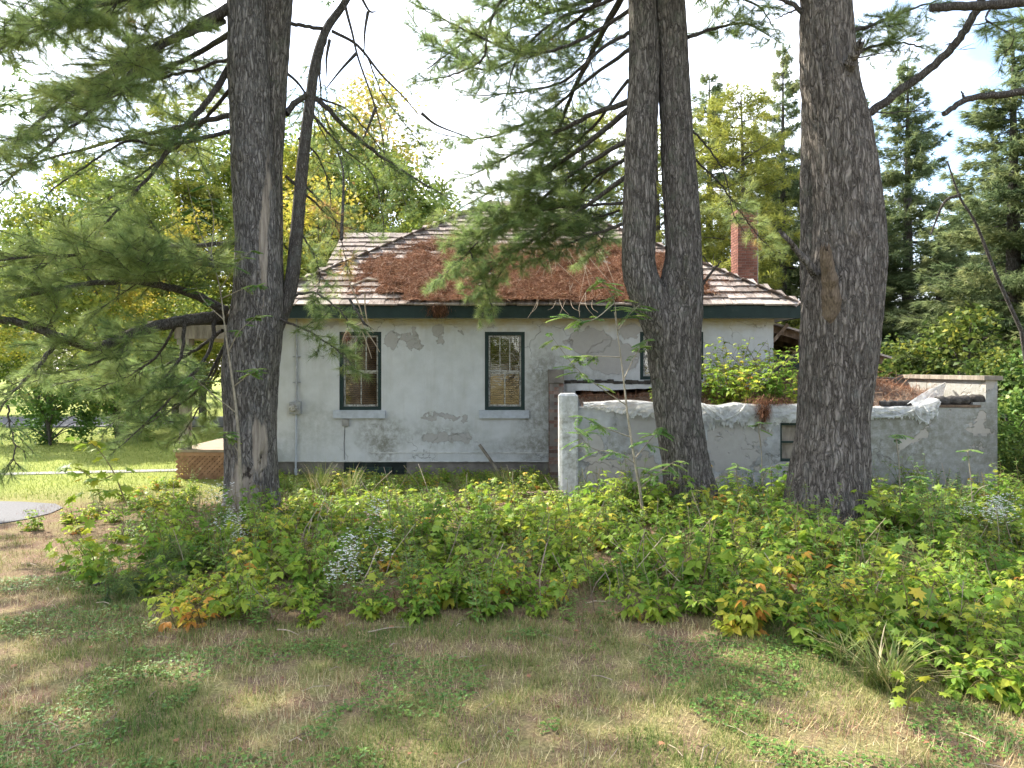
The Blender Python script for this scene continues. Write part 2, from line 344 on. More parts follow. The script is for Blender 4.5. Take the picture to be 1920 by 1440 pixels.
o = [gp(-500, 990), gp(-200, 987), gp(0, 981), gp(50, 973), gp(95, 962), gp(118, 951), gp(104, 944), gp(40, 941), gp(-60, 939), gp(-400, 937)]
sheet('driveway', o, .014, M['asphalt'], 'grey asphalt end of a driveway on the lawn')
o = [gp(-300, 894), gp(0, 891), gp(150, 888), gp(335, 884), gp(335, 880), gp(150, 884), gp(0, 887), gp(-300, 890)]
sheet('path', o, .014, M['concrete'], 'pale narrow concrete path crossing the lawn to the porch')
b = MB(); b.add([(-90, 25.2, .06), (2, 26.8, .06), (2, 32, .06), (-90, 30.5, .06), (-90, 25.2, -.2), (2, 26.8, -.2), (2, 32, -.2), (-90, 30.5, -.2)], np.array([(0, 1, 2, 3), (4, 5, 1, 0), (5, 6, 2, 1)]))
tag(b.build('road', M['asphalt']), 'grey road running past beyond the far lawn', kind='structure')

# ------------------------------------------------------------------ the house
WY, EY = 14.8, 14.4                      # front wall and eave line
XL, XR = -4.93, 5.39                     # wall corners
EXL, EXR = -5.32, 5.78                   # eave corners
BY = 23.5; EBY = 23.9                    # back wall, back eave
ZE, ZR = 3.46, 6.6; D_ = 4.75; RX0, RX1 = EXL + D_, EXR - D_
SL = (ZR - ZE) / D_; RY = EY + D_
def wx(px): return (px - 960) * WY / F
def wz(py): return H + (YH - py) * WY / F
house = thing('stucco_house', 'white stucco house with green trim and a shingled hip roof strewn with pine needles', 'house', (0, WY, 0))
def hb(b, name, mat, parent=None, smooth=False):
    """child of the house built in world coordinates"""
    o = b.build(name, mat, parent or house, smooth)
    p = parent or house
    off = Vector((0, 0, 0)); q = p
    while q is not None: off += q.location; q = q.parent
    o.location = -off
    return o
pt = []
for (px, py, rx, rz) in [(735, 637, 15, 14), (765, 634, 16, 7), (775, 645, 11, 9), (783, 650, 8, 8), (778, 622, 5, 10), (820, 618, 9, 14), (826, 634, 7, 13), (866, 621, 5, 6), (810, 783, 18, 6), (838, 780, 22, 6), (872, 784, 6, 8), (820, 821, 30, 10), (862, 823, 22, 9), (1105, 640, 42, 25), (1150, 670, 50, 32), (1060, 644, 10, 6), (920, 614, 8, 3), (620, 608, 20, 3), (1180, 620, 26, 12), (1420, 690, 14, 16)]:
    pt.append((wx(px), wz(py), rx * WY / F, rz * WY / F))
dirt = [(wx(px), wz(py), rx * WY / F, rz * WY / F, a) for (px, py, rx, rz, a) in [(715, 815, 60, 45, .8), (720, 845, 30, 35, .75), (830, 815, 90, 30, .5), (1010, 800, 50, 130, .75), (1010, 840, 160, 26, .5), (1020, 690, 45, 60, .6), (1100, 690, 120, 40, .5), (600, 800, 60, 60, .3), (540, 830, 40, 40, .3)]]
stucco('house_stucco', pt, dirt, (wz(622), wz(600)))
# walls: front wall in strips round the openings
WIN = [(636, 715, 622, 769, 3, 'a'), (909, 984, 622, 769, 3, 'b'), (1200, 1319, 622, 712, 2, 'c')]
b = MB(); zb, zt = .276, 3.2; T = .24
xs = [XL]
for (a, c, t, bt, k, q) in WIN: xs += [wx(a), wx(c)]
xs.append(XR)
for i in range(0, len(xs), 2): b.box((xs[i], WY, zb), (xs[i + 1], WY + T, zt))
for (a, c, t, bt, k, q) in WIN:
    b.box((wx(a), WY, zb), (wx(c), WY + T, wz(bt))); b.box((wx(a), WY, wz(t)), (wx(c), WY + T, zt))
b.box((XL, WY + T, zb), (XL + T, BY, zt)); b.box((XR - T, WY + T, zb), (XR, BY, zt)); b.box((XL + T, BY - T, zb), (XR - T, BY, zt))
hb(b, 'wall', M['house_stucco'])
b = MB(); b.box((XL + T, WY + T, .3), (XR - T, BY - T, .34)); hb(b, 'floor_slab', M['rot_wood'])
b = MB(); b.box((XL + .035, WY + .035, -.3), (XR - .035, BY - .03, zb - .002)); hb(b, 'foundation', M['foundation'])
b = MB(); b.box((wx(692), WY - .012, wz(850)), (wx(1030), WY - .001, wz(848))); b.box((wx(516), WY - .02, zb - .012), (wx(1030), WY - .002, zb + .006)); hb(b, 'base_trim', M['white_paint'])
b = MB(); b.box((wx(645), WY + .0, .02), (wx(762), WY + .03, zb - .015)); cv = hb(b, 'cellar_window', M['dark_void'])
b = MB(); b.box((wx(655), WY - .03, -.02), (wx(735), WY - .003, .16)); tag(hb(b, 'cover_board', M['green_paint'], cv), 'leaning dark green board')
# trims: fascia, soffit, frieze
b = MB()
for (p, q) in (((EXL, EY, 0), (EXR, EY, 0)), ((EXR, EY, 0), (EXR, EBY, 0)), ((EXR, EBY, 0), (EXL, EBY, 0)), ((EXL, EBY, 0), (EXL, EY, 0))):
    p = Vector(p) + Vector((0, 0, 3.325)); q = Vector(q) + Vector((0, 0, 3.325)); d = (q - p).normalized() * .012
    b.beam(p + d, q - d, .03, .25)
hb(b, 'fascia', M['green_paint'])
b = MB(); b.box((EXL + .02, EY + .02, 3.212), (EXR - .02, WY, 3.23)); b.box((EXL + .02, WY, 3.212), (XL, EBY - .02, 3.23)); b.box((XR, WY, 3.212), (EXR - .02, EBY - .02, 3.23)); b.box((XL, WY + .01, 3.214), (XR, BY, 3.228)); hb(b, 'soffit', M['white_paint'])
b = MB(); b.box((XL - .01, WY - .022, 3.10), (XR + .01, WY - .002, 3.21)); hb(b, 'frieze', M['house_stucco'])

# windows
def pane_mat():
    n = NT('pane'); g = n.n('BsdfGlossy', {'Color': (.9, .9, .88), 'Roughness': .03, 'Normal': n.bump(n.noise(n.coord(), 5, 3), .12, .02)}).outputs[0]
    t = n.n('BsdfTransparent', {'Color': (.80, .80, .74)}).outputs[0]
    M['pane'] = n.done(n.n('MixShader', {0: .10, 1: t, 2: g}).outputs[0])
pane_mat()
for (pa, pc, ptop, pb, nm, q) in WIN:
    x0, x1, z1, z0 = wx(pa), wx(pc), wz(ptop), wz(pb); y = WY + .03; fw = .075
    b = MB(); b.box((x0, y, z0), (x0 + fw, y + .1, z1)); b.box((x1 - fw, y, z0), (x1, y + .1, z1)); b.box((x0 + fw, y, z1 - fw), (x1 - fw, y + .1, z1)); b.box((x0 + fw, y, z0), (x1 - fw, y + .1, z0 + .07))
    win = hb(b, 'window', M['green_paint'])
    xi0, xi1, zi0, zi1 = x0 + fw + .002, x1 - fw - .002, z0 + .072, z1 - fw - .002; zm = z0 + (z1 - z0) * .485
    for (za, zc, k, yy) in ((zi0, zm, 1, y + .055), (zm, zi1, 2, y + .03)):
        b = MB(); s_ = .032
        b.box((xi0, yy, za), (xi0 + s_, yy + .03, zc)); b.box((xi1 - s_, yy, za), (xi1, yy + .03, zc)); b.box((xi0 + s_, yy + .001, za), (xi1 - s_, yy + .031, za + s_ * 1.2)); b.box((xi0 + s_, yy + .001, zc - s_), (xi1 - s_, yy + .031, zc))
        hb(b, 'sash', M['old_sash'], win)
        ed = [xi0 + s_ + (xi1 - xi0 - 2 * s_) * j / (k + 1) for j in range(k + 2)]
        for xm in ed[1:-1]:
            b = MB(); b.box((xm - .011, yy + .004, za + s_), (xm + .011, yy + .027, zc - s_)); hb(b, 'muntin', M['old_sash'], win)
        for a_, c_ in zip(ed[:-1], ed[1:]):
            b = MB(); b.box((a_ + .006, yy + .014, za + s_), (c_ - .006, yy + .018, zc - s_)); hb(b, 'pane', M['pane'], win)
    b = MB(); z = zi0 + .02
    while z < zi1:
        b.add([(xi0, y + .15, z), (xi1, y + .15, z), (xi1, y + .185, z + .03), (xi0, y + .185, z + .03), (xi0, y + .152, z - .003), (xi1, y + .152, z - .003), (xi1, y + .187, z + .027), (xi0, y + .187, z + .027)], np.array([(0, 1, 2, 3), (7, 6, 5, 4), (0, 4, 5, 1), (3, 2, 6, 7)])); z += .042
    o = hb(b, 'blind', M['blind'], win); tag(o, 'brown slatted blind behind the panes')
    b = MB(); b.box((xi0 - .05, WY + T + .01, zi0 - .1), (xi1 + .05, WY + T + .03, zi1 + .1)); hb(b, 'dark_room_panel', M['dark_void'], win)  # near-black panel stands in for the unlit room behind the blind
    if q != 'c':
        b = MB(); b.box((wx(pa - 10), WY - .075, z0 - .165), (wx(pc + 8), WY - .001, z0 - .006)); hb(b, 'sill', M['sill_paint'], win)

# roof: planes, shingles, hip caps
roofb = MB()
A, B_, C_, Dd = (EXL, EY, ZE), (EXR, EY, ZE), (EXR, EBY, ZE), (EXL, EBY, ZE); r0, r1 = (RX0, RY, ZR), (RX1, RY, ZR)
roofb.add([A, B_, C_, Dd, r0, r1], [(0, 1, 5, 4), (1, 2, 5), (2, 3, 4, 5), (3, 0, 4)])
DX, DZ = -4.55, 5.72; DH = (DZ - 4.0) / SL      # left dormer: gable end, ridge height
roofb.add([(DX, RY, DZ), (RX0 - .2, RY, DZ), (DX, RY - DH, 4.0), (RX0 - 1.5, RY - DH, 4.0), (DX, RY + DH, 4.0), (RX0 - 1.5, RY + DH, 4.0)], [(0, 2, 3, 1), (0, 1, 5, 4)])
roof = hb(roofb, 'roof', M['rot_wood'])
b = MB(); b.add([(DX + .3, RY - DH + .1, 3.5), (DX + .3, RY + DH - .1, 3.5), (DX + .3, RY + DH - .1, 4.0), (DX + .3, RY, DZ - .08), (DX + .3, RY - DH + .1, 4.0)], [(0, 1, 2, 4), (4, 2, 3)]); hb(b, 'dormer_gable', M['house_stucco'], roof)
def shingle_mesh(wd, ln, th):
    b = MB(); h = wd / 2 - .004
    b.add([(-h, 0, 0), (h, 0, 0), (h, ln, -.004), (-h, ln, -.004), (-h, 0, th), (h, 0, th), (h, ln, .004), (-h, ln, .004)], np.array([(0,3,2,1),(4,5,6,7),(0,1,5,4),(1,2,6,5),(2,3,7,6),(3,0,4,7)]))
    return b
SM = [shingle_mesh(wd, .40, th).mesh('shingle', M['shingle']) for wd, th in ((.22, .028), (.27, .034), (.32, .03), (.36, .036))]
SW = [.22, .27, .32, .36]
ang = math.atan(SL); EXPO = .27; nsl = math.hypot(D_, ZR - ZE)
rest = MB(); cnt = 0
def slope_shingles(edge_fn, frame, objs=True, rows=None):
    """frame(u, s) -> world point for u along the eave, s up the slope; edge_fn(s) -> (u0, u1)"""
    global cnt
    s = -.05; row = 0
    while s < nsl - .1:
        u0, u1 = edge_fn(max(s, 0)); u = u0 - random.uniform(0, .25)
        while u < u1 - .05:
            k = random.randrange(4); wd = SW[k]
            a_ = max(u, u0); c_ = min(u + wd, u1)
            if c_ - a_ > .06:
                p, rot = frame((a_ + c_) / 2, s + random.uniform(-.028, .022))
                sx_ = (c_ - a_) / wd
                if objs and cnt < 300 and row < 14:
                    o = link('shingle', SM[k], roof); q = Vector((0, 0, 0)); o.location = p - Vector((0, 0, 0)); o.rotation_euler = (rot @ Matrix.Rotation(random.gauss(0, .02), 3, 'Z') @ Matrix.Rotation(random.gauss(.05, .025), 3, 'X').transposed()).to_euler(); o.scale = (sx_, 1, 1); cnt += 1
                else:
                    t = shingle_mesh(wd * sx_, .40, random.uniform(.026, .036)); v = t.v[0] @ np.array((rot @ Matrix.Rotation(-random.gauss(.05, .012), 3, 'X')).transposed()) + np.array(p)
                    rest.add(v, t.q[0], random.random())
            u += wd
        s += EXPO; row += 1
tilt = Matrix.Rotation(ang, 3, 'X')
front = lambda u, s: (Vector((u, EY - .03 + s * math.cos(ang), ZE + .022 + s * math.sin(ang))), tilt)
slope_shingles(lambda s: (EXL + s * math.cos(ang), EXR - s * math.cos(ang)), front)
rt = Matrix.Rotation(R(90), 3, 'Z') @ tilt
slope_shingles(lambda s: (EY + s * math.cos(ang), EBY - s * math.cos(ang)), lambda u, s: (Vector((EXR + .03 - s * math.cos(ang), u, ZE + .022 + s * math.sin(ang))), rt), False)
lt = Matrix.Rotation(R(-90), 3, 'Z') @ tilt
slope_shingles(lambda s: (EY + s * math.cos(ang), EBY - s * math.cos(ang)), lambda u, s: (Vector((EXL - .03 + s * math.cos(ang), u, ZE + .022 + s * math.sin(ang))), lt), False)
nsl_keep = nsl; nsl = DH / math.cos(ang)
def dorm_edge(s):
    z = 4.0 + s * math.sin(ang); return (DX, EXL + (z - ZE) / SL + .15)
slope_shingles(dorm_edge, lambda u, s: (Vector((u, RY - DH + s * math.cos(ang), 4.0 + .022 + s * math.sin(ang))), tilt), False)
nsl = nsl_keep
ro = hb(rest, 'shingle_field', M['shingle'], roof); ro['kind'] = 'stuff'
off_roof = -(Vector(house.location) + Vector(roof.location))
for o in roof.children:
    if o.name.startswith('shingle') and o is not ro: o.location = o.location + off_roof
capb = MB(); wv = .17
capb.add([(-wv, 0, -.085), (0, 0, .03), (wv, 0, -.085), (-wv, .38, -.115), (0, .38, 0), (wv, .38, -.115), (-wv, 0, -.11), (0, 0, .0), (wv, 0, -.11)], np.array([(0, 1, 4, 3), (1, 2, 5, 4), (0, 6, 7, 1), (1, 7, 8, 2)]))
CAP = capb.mesh('hip_cap', M['shingle'])
def caps(a, c):
    a, c = Vector(a), Vector(c); d = c - a; n_ = int(d.length / .3)
    y = d.normalized(); x = y.cross(Vector((0, 0, 1))).normalized(); z = x.cross(y); m = Matrix((x, y, z)).transposed()
    for i in range(n_):
        o = link('hip_cap', CAP, roof, a + d * (i / n_) + z * .05 + off_roof, (m @ Matrix.Rotation(.07 + random.gauss(0, .015), 3, 'X').inverted()).to_euler())
caps(A, r0); caps(B_, r1); caps(r0, r1); caps((DX, RY, DZ), (RX0 - .4, RY, DZ))

# chimney of single bricks on the right side of the house
chx, chy, chw, chd, cht = 6.32, 19.5, .56, .62, 6.45
b = MB(); b.box((chx - chw / 2 + .012, chy - chd / 2 + .012, -.2), (chx + chw / 2 - .012, chy + chd / 2 - .012, cht - .02)); chim = hb(b, 'chimney', M['mortar'])
bb = MB(); bb.box((-.1, -.05, 0), (.1, .05, .062)); BR = bb.mesh('brick', M['brick'])
bh = MB(); bh.box((-.047, -.05, 0), (.047, .05, .062)); BRH = bh.mesh('brick', M['brick'])
offc = -(Vector(house.location) + Vector(chim.location))
def brick_course(parent, off, cx, cy, wd, dp, z, odd, sides='FL'):
    def run(length, fn):
        x = 0
        if odd: fn(.05, True); x = .106
        while x < length - .03:
            if length - x < .2: fn(min(x + .05, length - .05), True); x += .106
            else: fn(x + .1, False); x += .212
    if 'F' in sides: run(wd, lambda u, h: link('brick', BRH if h else BR, parent, Vector((cx - wd / 2 + u, cy - dp / 2 + .05 + random.uniform(-.003, .003), z)) + off))
    if 'L' in sides: run(dp - .11, lambda u, h: link('brick', BRH if h else BR, parent, Vector((cx - wd / 2 + .05, cy - dp / 2 + .11 + u, z)) + off, (0, 0, R(90))))
z = 3.5; k = 0
while z < cht - .05: brick_course(chim, offc, chx, chy, chw, chd, z, k % 2); z += .074; k += 1

# sagging lean-to porch on the right side
lean = thing('side_porch', 'sagging shingled side porch with bare rafters and dark green boarding at the house corner', 'porch', (XR, 15.4, 0))
def wb(b, name, mat, parent, smooth=False):
    o = b.build(name, mat, parent, smooth); off = Vector((0, 0, 0)); q = parent
    while q is not None: off += q.location; q = q.parent
    o.location = -off; return o
b = MB(); b.box((XR + .01, 15.6, 0), (XR + 2.2, 15.66, 2.5)); wb(b, 'boarding', M['green_paint'], lean)
for yy in (15.3, 16.2, 17.1, 18.):
    b = MB(); b.beam((XR + .02, yy, 3.08), (XR + 2.5, yy, 2.35), .06, .15); wb(b, 'rafter', M['rot_wood'], lean)
b = MB(); b.add([(XR, 15.1, 3.2), (XR + 2.6, 15.1, 2.44), (XR + 2.6, 18.4, 2.44), (XR, 18.4, 3.2), (XR, 15.1, 3.16), (XR + 2.6, 15.1, 2.40), (XR + 2.6, 18.4, 2.40), (XR, 18.4, 3.16)], np.array([(0, 1, 2, 3), (7, 6, 5, 4), (4, 5, 1, 0), (5, 6, 2, 1), (6, 7, 3, 2), (7, 4, 0, 3)])); wb(b, 'porch_roof', M['shingle'], lean)
b = MB(); b.beam((XR + .06, 15.02, 2.75), (XR + .38, 15.02, 3.12), .05, .07); wb(b, 'brace', M['rot_wood'], lean)
b = MB(); b.box((XR + 2.2, 15.1, 0), (XR + 2.3, 15.2, 2.42)); wb(b, 'post', M['rot_wood'], lean)

# front porch with lattice skirt on the left side
PX0, PY = -6.66, 14.2; DKZ = .585
por = thing('front_porch', 'wooden porch deck with brown diagonal lattice skirt and white posts', 'porch', (PX0, PY, 0))
b = MB(); b.box((PX0 - .03, PY - .03, DKZ - .05), (XL - .06, 22.0, DKZ)); wb(b, 'deck_floor', M['deck'], por)
b = MB(); b.beam((PX0, PY, DKZ - .09), (XL - .06, PY, DKZ - .09), .03, .07); b.beam((PX0, PY + .03, .03), (XL - .06, PY + .03, .03), .03, .06); b.beam((PX0, PY + .02, DKZ - .09), (PX0, 22, DKZ - .09), .03, .07); wb(b, 'skirt_frame', M['lattice'], por)
zt_, zb_ = DKZ - .10, .0
def clipped(x, sgn, yoff):
    h_ = zt_ - zb_; a = Vector((x, PY + yoff, zb_)); c = Vector((x + sgn * h_, PY + yoff, zt_))
    lo, hi = PX0 + .02, XL - .08
    def cut(p, q):
        if p.x < lo and q.x > lo: t = (lo - p.x) / (q.x - p.x); return p.lerp(q, t)
        if p.x > hi and q.x < hi: t = (p.x - hi) / (p.x - q.x); return p.lerp(q, t)
        return p
    if (a.x < lo and c.x < lo) or (a.x > hi and c.x > hi): return
    a2, c2 = cut(a, c), cut(c, a)
    if (c2 - a2).length < .06: return
    b = MB(); b.beam(a2, c2, .008, .052, up=(0, 0, 1)); wb(b, 'lattice_slat', M['lattice'], por)
x = PX0 - .6
while x < XL + .6:
    clipped(x, 1, 0.0); x += .098
x = PX0 - .1
while x < XL + .7:
    clipped(x, -1, .012); x += .098
b = MB(); b.box((PX0 + .05, PY + .5, -.1), (XL - .1, PY + .56, DKZ - .06)); wb(b, 'under_deck_shade', M['dark_void'], por)  # added near-black panel: the shade under the deck put into its colour
for (x, y) in ((PX0 + .14, PY + .14), (PX0 + .14, 17.2), (PX0 + .14, 21.6)):
    b = MB(); b.box((x - .09, y - .09, DKZ), (x + .09, y + .09, 2.78)); b.box((x - .12, y - .12, 2.66), (x + .12, y + .12, 2.779)); wb(b, 'porch_column', M['wood_grey'], por)
b = MB(); b.box((PX0 - .02, PY, 2.782), (XL - .02, 22, 3.05)); wb(b, 'porch_beam', M['wood_grey'], por)
b = MB(); b.add([(PX0 - .4, PY - .3, 3.05), (XL - .40, PY + .1, 3.32), (XL - .40, 22, 3.32), (PX0 - .4, 22, 3.05), (PX0 - .4, PY - .3, 3.1), (XL - .4, PY + .1, 3.42), (XL - .4, 22, 3.42), (PX0 - .4, 22, 3.1)], np.array([(3, 2, 1, 0), (4, 5, 6, 7), (0, 1, 5, 4), (3, 0, 4, 7)])); wb(b, 'porch_roof', M['shingle'], por)
b = MB(); b.beam((PX0 + .1, 17.3, 1.45), (XL - .3, 17.3, 1.45), .1, .09); wb(b, 'hand_rail', M['lattice'], por)
for i in range(5):
    x = PX0 + .35 + i * .3
    b = MB(); b.box((x, 17.27, DKZ), (x + .06, 17.33, 1.40)); wb(b, 'baluster', M['white_paint'], por)

# electricity meter with conduit
em = thing('electric_meter', 'grey electricity meter with round glass dial and conduit on the white wall', 'meter', (wx(557), WY, wz(765)))
x = wx(557)
b = MB(); b.tube([(x, WY - .04, wz(640)), (x, WY - .04, wz(752))], .022, 10); b.tube([(x, WY - .04, wz(640)), (x, WY - .04, wz(598))], .019, 10); wb(b, 'conduit', M['metal_grey'], em, True)
b = MB(); b.tube([(x - .01, WY - .04, wz(776)), (x - .012, WY - .05, wz(878))], .02, 10); b.tube([(x - .012, WY - .05, wz(878)), (x - .012, WY - .05, wz(893))], [.034, .03], 10); b.tube([(x - .011, WY - .045, wz(832)), (x - .011, WY - .045, wz(836))], .027, 10); wb(b, 'conduit', M['sill_paint'], em, True)
b = MB(); b.box((x - .125, WY - .12, wz(776)), (x + .10, WY - .002, wz(753))); wb(b, 'meter_box', M['metal_grey'], em)
b = MB(); c = Vector((x - .035, WY - .12, wz(764.5))); b.tube([c, c + Vector((0, -.06, 0)), c + Vector((0, -.085, 0))], [.082, .08, .05], 20); wb(b, 'dial', M['old_sash'], em, True)
for pz in (669, 717):
    b = MB(); b.box((x - .07, WY - .066, wz(pz) - .012), (x + .07, WY - .002, wz(pz) + .012)); wb(b, 'strap', M['metal_grey'], em)
jb = thing('junction_box', 'small beige junction box with a thin cable below the window sill', 'box', (wx(649), WY, wz(790)))
b = MB(); b.box((wx(643), WY - .06, wz(799)), (wx(655), WY - .002, wz(786))); wb(b, 'cover', M['concrete'], jb)
b = MB(); b.tube([(wx(647), WY - .012, wz(800)), (wx(645.5), WY - .012, wz(830)), (wx(646), WY - .012, wz(862))], .006, 5); wb(b, 'cable', M['tar'], jb)

# ------------------------------------------------------------------ the ruined garage in front of the house
GY = 12.3
def gx(px, y=GY): return (px - 960) * y / F
def gzz(py, y=GY): return H + (YH - py) * y / F
gar = thing('ruined_outbuilding', 'low roofless outbuilding with flaking stucco wall between the pine trunks', 'outbuilding', (gx(1050), GY, 0))
stucco('garage_stucco', [(gx(1375), gzz(835), .46, .52), (gx(1290), gzz(800), .3, .6), (gx(1420), gzz(805), .25, .3), (gx(1215), gzz(800), .34, .32), (gx(1110), gzz(835), .22, .2)], [(gx(1150), gzz(870), 1.1, .8, .7), (gx(1400), gzz(880), 1.2, .5, .6), (gx(1650), gzz(800), .8, .9, .8)], None, ((.24, .245, .25), (.46, .475, .49)), gen=.55)
stucco('block_stucco', [], [(gx(1660), gzz(820), .5, 1.2, .9), (gx(1780), gzz(800), 1.2, .5, .7), (gx(1830), gzz(880), .8, .6, .7), (gx(1720), gzz(850), .6, .9, .9), (gx(1850), gzz(790), .4, .9, .8)], None, ((.26, .26, .25), (.38, .385, .375)), gen=.58)
stucco('pillar_stucco', [], [(gx(1065), gzz(830), .4, 1.2, .75)], None, ((.5, .51, .51), (.66, .67, .67)))
zt_g = gzz(764); b = MB(); wl, wr, wt, wb_ = gx(1463), gx(1512), gzz(793), gzz(866); XB = gx(1632)
x0 = gx(1082)
for (a, c, d, e) in ((x0, wl, -.2, zt_g), (wr, XB, -.2, zt_g), (wl, wr, -.2, wb_), (wl, wr, wt, zt_g)): b.box((a, GY, d), (c, GY + .2, e))
wb(b, 'wall', M['garage_stucco'], gar)
b = MB(); b.box((wl, GY + .05, wb_), (wl + .045, GY + .12, wt)); b.box((wr - .045, GY + .05, wb_), (wr, GY + .12, wt)); b.box((wl + .045, GY + .05, wt - .045), (wr - .045, GY + .12, wt)); b.box((wl + .045, GY + .05, wb_), (wr - .045, GY + .12, wb_ + .045)); b.beam((wl + .045, GY + .085, (wt + wb_) / 2), (wr - .045, GY + .085, (wt + wb_) / 2), .04, .03)
gw = wb(b, 'window', M['green_paint'], gar)
b = MB(); b.box((wl, GY + .14, wb_), (wr, GY + .17, wt)); wb(b, 'boarded_pane', M['wood_grey'], gw)
# block part of the wall: single blocks
bw, bhh = .50, .255; XE = 8.32
row = 0; z = -.2
while z < zt_g + .0:
    h_ = min(bhh, zt_g - z); x = XB + .004 - (bw / 2 if row % 2 else 0)
    while x < XE - .01:
        a_, c_ = max(x, XB + .004), min(x + bw, XE)
        if c_ - a_ > .03:
            b = MB(); e = .001; dy = random.uniform(0, .003); b.box((a_ + e, GY + dy, z + e), (c_ - e, GY + .2, z + h_ - e)); wb(b, 'block', M['block_stucco'], gar)
        x += bw
    z += bhh; row += 1
b = MB(); b.box((XB, GY + .02, -.2), (XE - .02, GY + .18, zt_g - .01)); wb(b, 'mortar_core', M['mortar'], gar)
ztr = gzz(713)
b = MB(); b.box((XE - .2, GY + .2, -.2), (XE, 16.5, ztr)); b.box((XE - .2, GY + .002, zt_g + .002), (XE, GY + .2, ztr)); b.box((XE - .42, GY + .003, zt_g + .002), (XE - .2, GY + .2, zt_g + .09)); wb(b, 'wall', M['block_stucco'], gar)
b = MB(); b.box((XE - .26, GY - .05, ztr + .002), (XE + .06, 15.0, ztr + .075)); wb(b, 'coping', M['wood_grey'], gar)
b = MB(); xa, xb = gx(1048), gx(1083); zp = gzz(742); ya, yb = GY - .12, GY + .22
ring = [(xa, ya + .05), (xa + .05, ya), (xb - .03, ya), (xb, ya + .03), (xb, yb), (xa, yb)]
vv = [(x, y, -.2) for x, y in ring] + [(x, y, zp) for x, y in ring] + [(x + (.5 * (xa + xb) - x) * .25, y + (.5 * (ya + yb) - y) * .25, zp + .04) for x, y in ring]
n_ = 6; b.add(vv, np.array([(i, (i + 1) % n_, n_ + (i + 1) % n_, n_ + i) for i in range(n_)] + [(n_ + i, n_ + (i + 1) % n_, 2 * n_ + (i + 1) % n_, 2 * n_ + i) for i in range(n_)] + [(12, 13, 14, 15), (12, 15, 16, 17)])); wb(b, 'end_pillar', M['pillar_stucco'], gar)
# left side wall (low, broken) and roof bed of litter
b = MB(); b.box((gx(1083) + .01, GY + .22, -.2), (gx(1083) + .16, WY - .05, 1.38)); wb(b, 'side_wall', M['garage_stucco'], gar)
def bed_z(x, y):
    t = (y - GY - .18) / 2.4
    m = max(0, 1 - ((x - 6.7) / 1.6) ** 2) * .36 + max(0, 1 - ((x - 3.9) / 1.5) ** 2) * .1
    return 1.38 + .28 * min(t, 1.2) + m * min(1, t * 2.0) + .07 * mnoise.noise((x * 1.6, y * 1.6, 5)) * min(1, t * 4 + .2)
b = MB(); xs = np.linspace(gx(1083) + .18, XE - .21, 60); ys = np.linspace(GY + .18, 16.4, 36); nx = len(xs)
vv = [(x, y if not (x < XR + .1 and y > WY - .03) else WY - .03, bed_z(x, y)) for y in ys for x in xs]
b.add(vv, np.array([(j * nx + i, j * nx + i + 1, (j + 1) * nx + i + 1, (j + 1) * nx + i) for j in range(len(ys) - 1) for i in range(nx - 1)])); wb(b, 'fallen_roof', M['rot_wood'], gar, True)
# flashing scar on the house wall
b = MB()
for i in range(16):
    xa = wx(1058 + i * 11.5); b.box((xa, WY - .035 - .01 * (i % 3), wz(717 + random.uniform(0, 4))), (xa + .13, WY - .004, wz(712 + random.uniform(-1, 3))))
hb(b, 'flashing', M['tar'])
b = MB(); b.box((wx(1062), WY - .03, 1.2), (wx(1238), WY - .003, wz(719))); hb(b, 'wall_patch', M['pillar_stucco'])
# brick pier standing against the house wall
pier = thing('brick_pier', 'crumbling narrow brick pier against the house wall beside the outbuilding', 'pier', (wx(1043), 14.55, 0))
pxw = .30; pcx = (1043 - 960) * 14.4 / F
b = MB(); b.box((pcx - pxw / 2 + .015, 14.4, 0), (pcx + pxw / 2 - .015, WY - .005, 2.1)); core = wb(b, 'core', M['foundation'], pier)
z = .05; k = 0; offp = -Vector(pier.location)
pb = MB(); pb.box((-.1, -.05, 0), (.1, .05, .062)); ph = MB(); ph.box((-.047, -.05, 0), (.047, .05, .062)); BR = pb.mesh('brick', M['pier_brick']); BRH = ph.mesh('brick', M['pier_brick'])
while z < 1.88: brick_course(pier, offp, pcx, 14.4 + .3, pxw, .6, z, k % 2, 'F'); z += .074; k += 1
b = MB(); b.box((pcx - .15, 14.36, z), (pcx + .15, WY - .01, 2.17)); wb(b, 'cap_block', M['foundation'], pier)

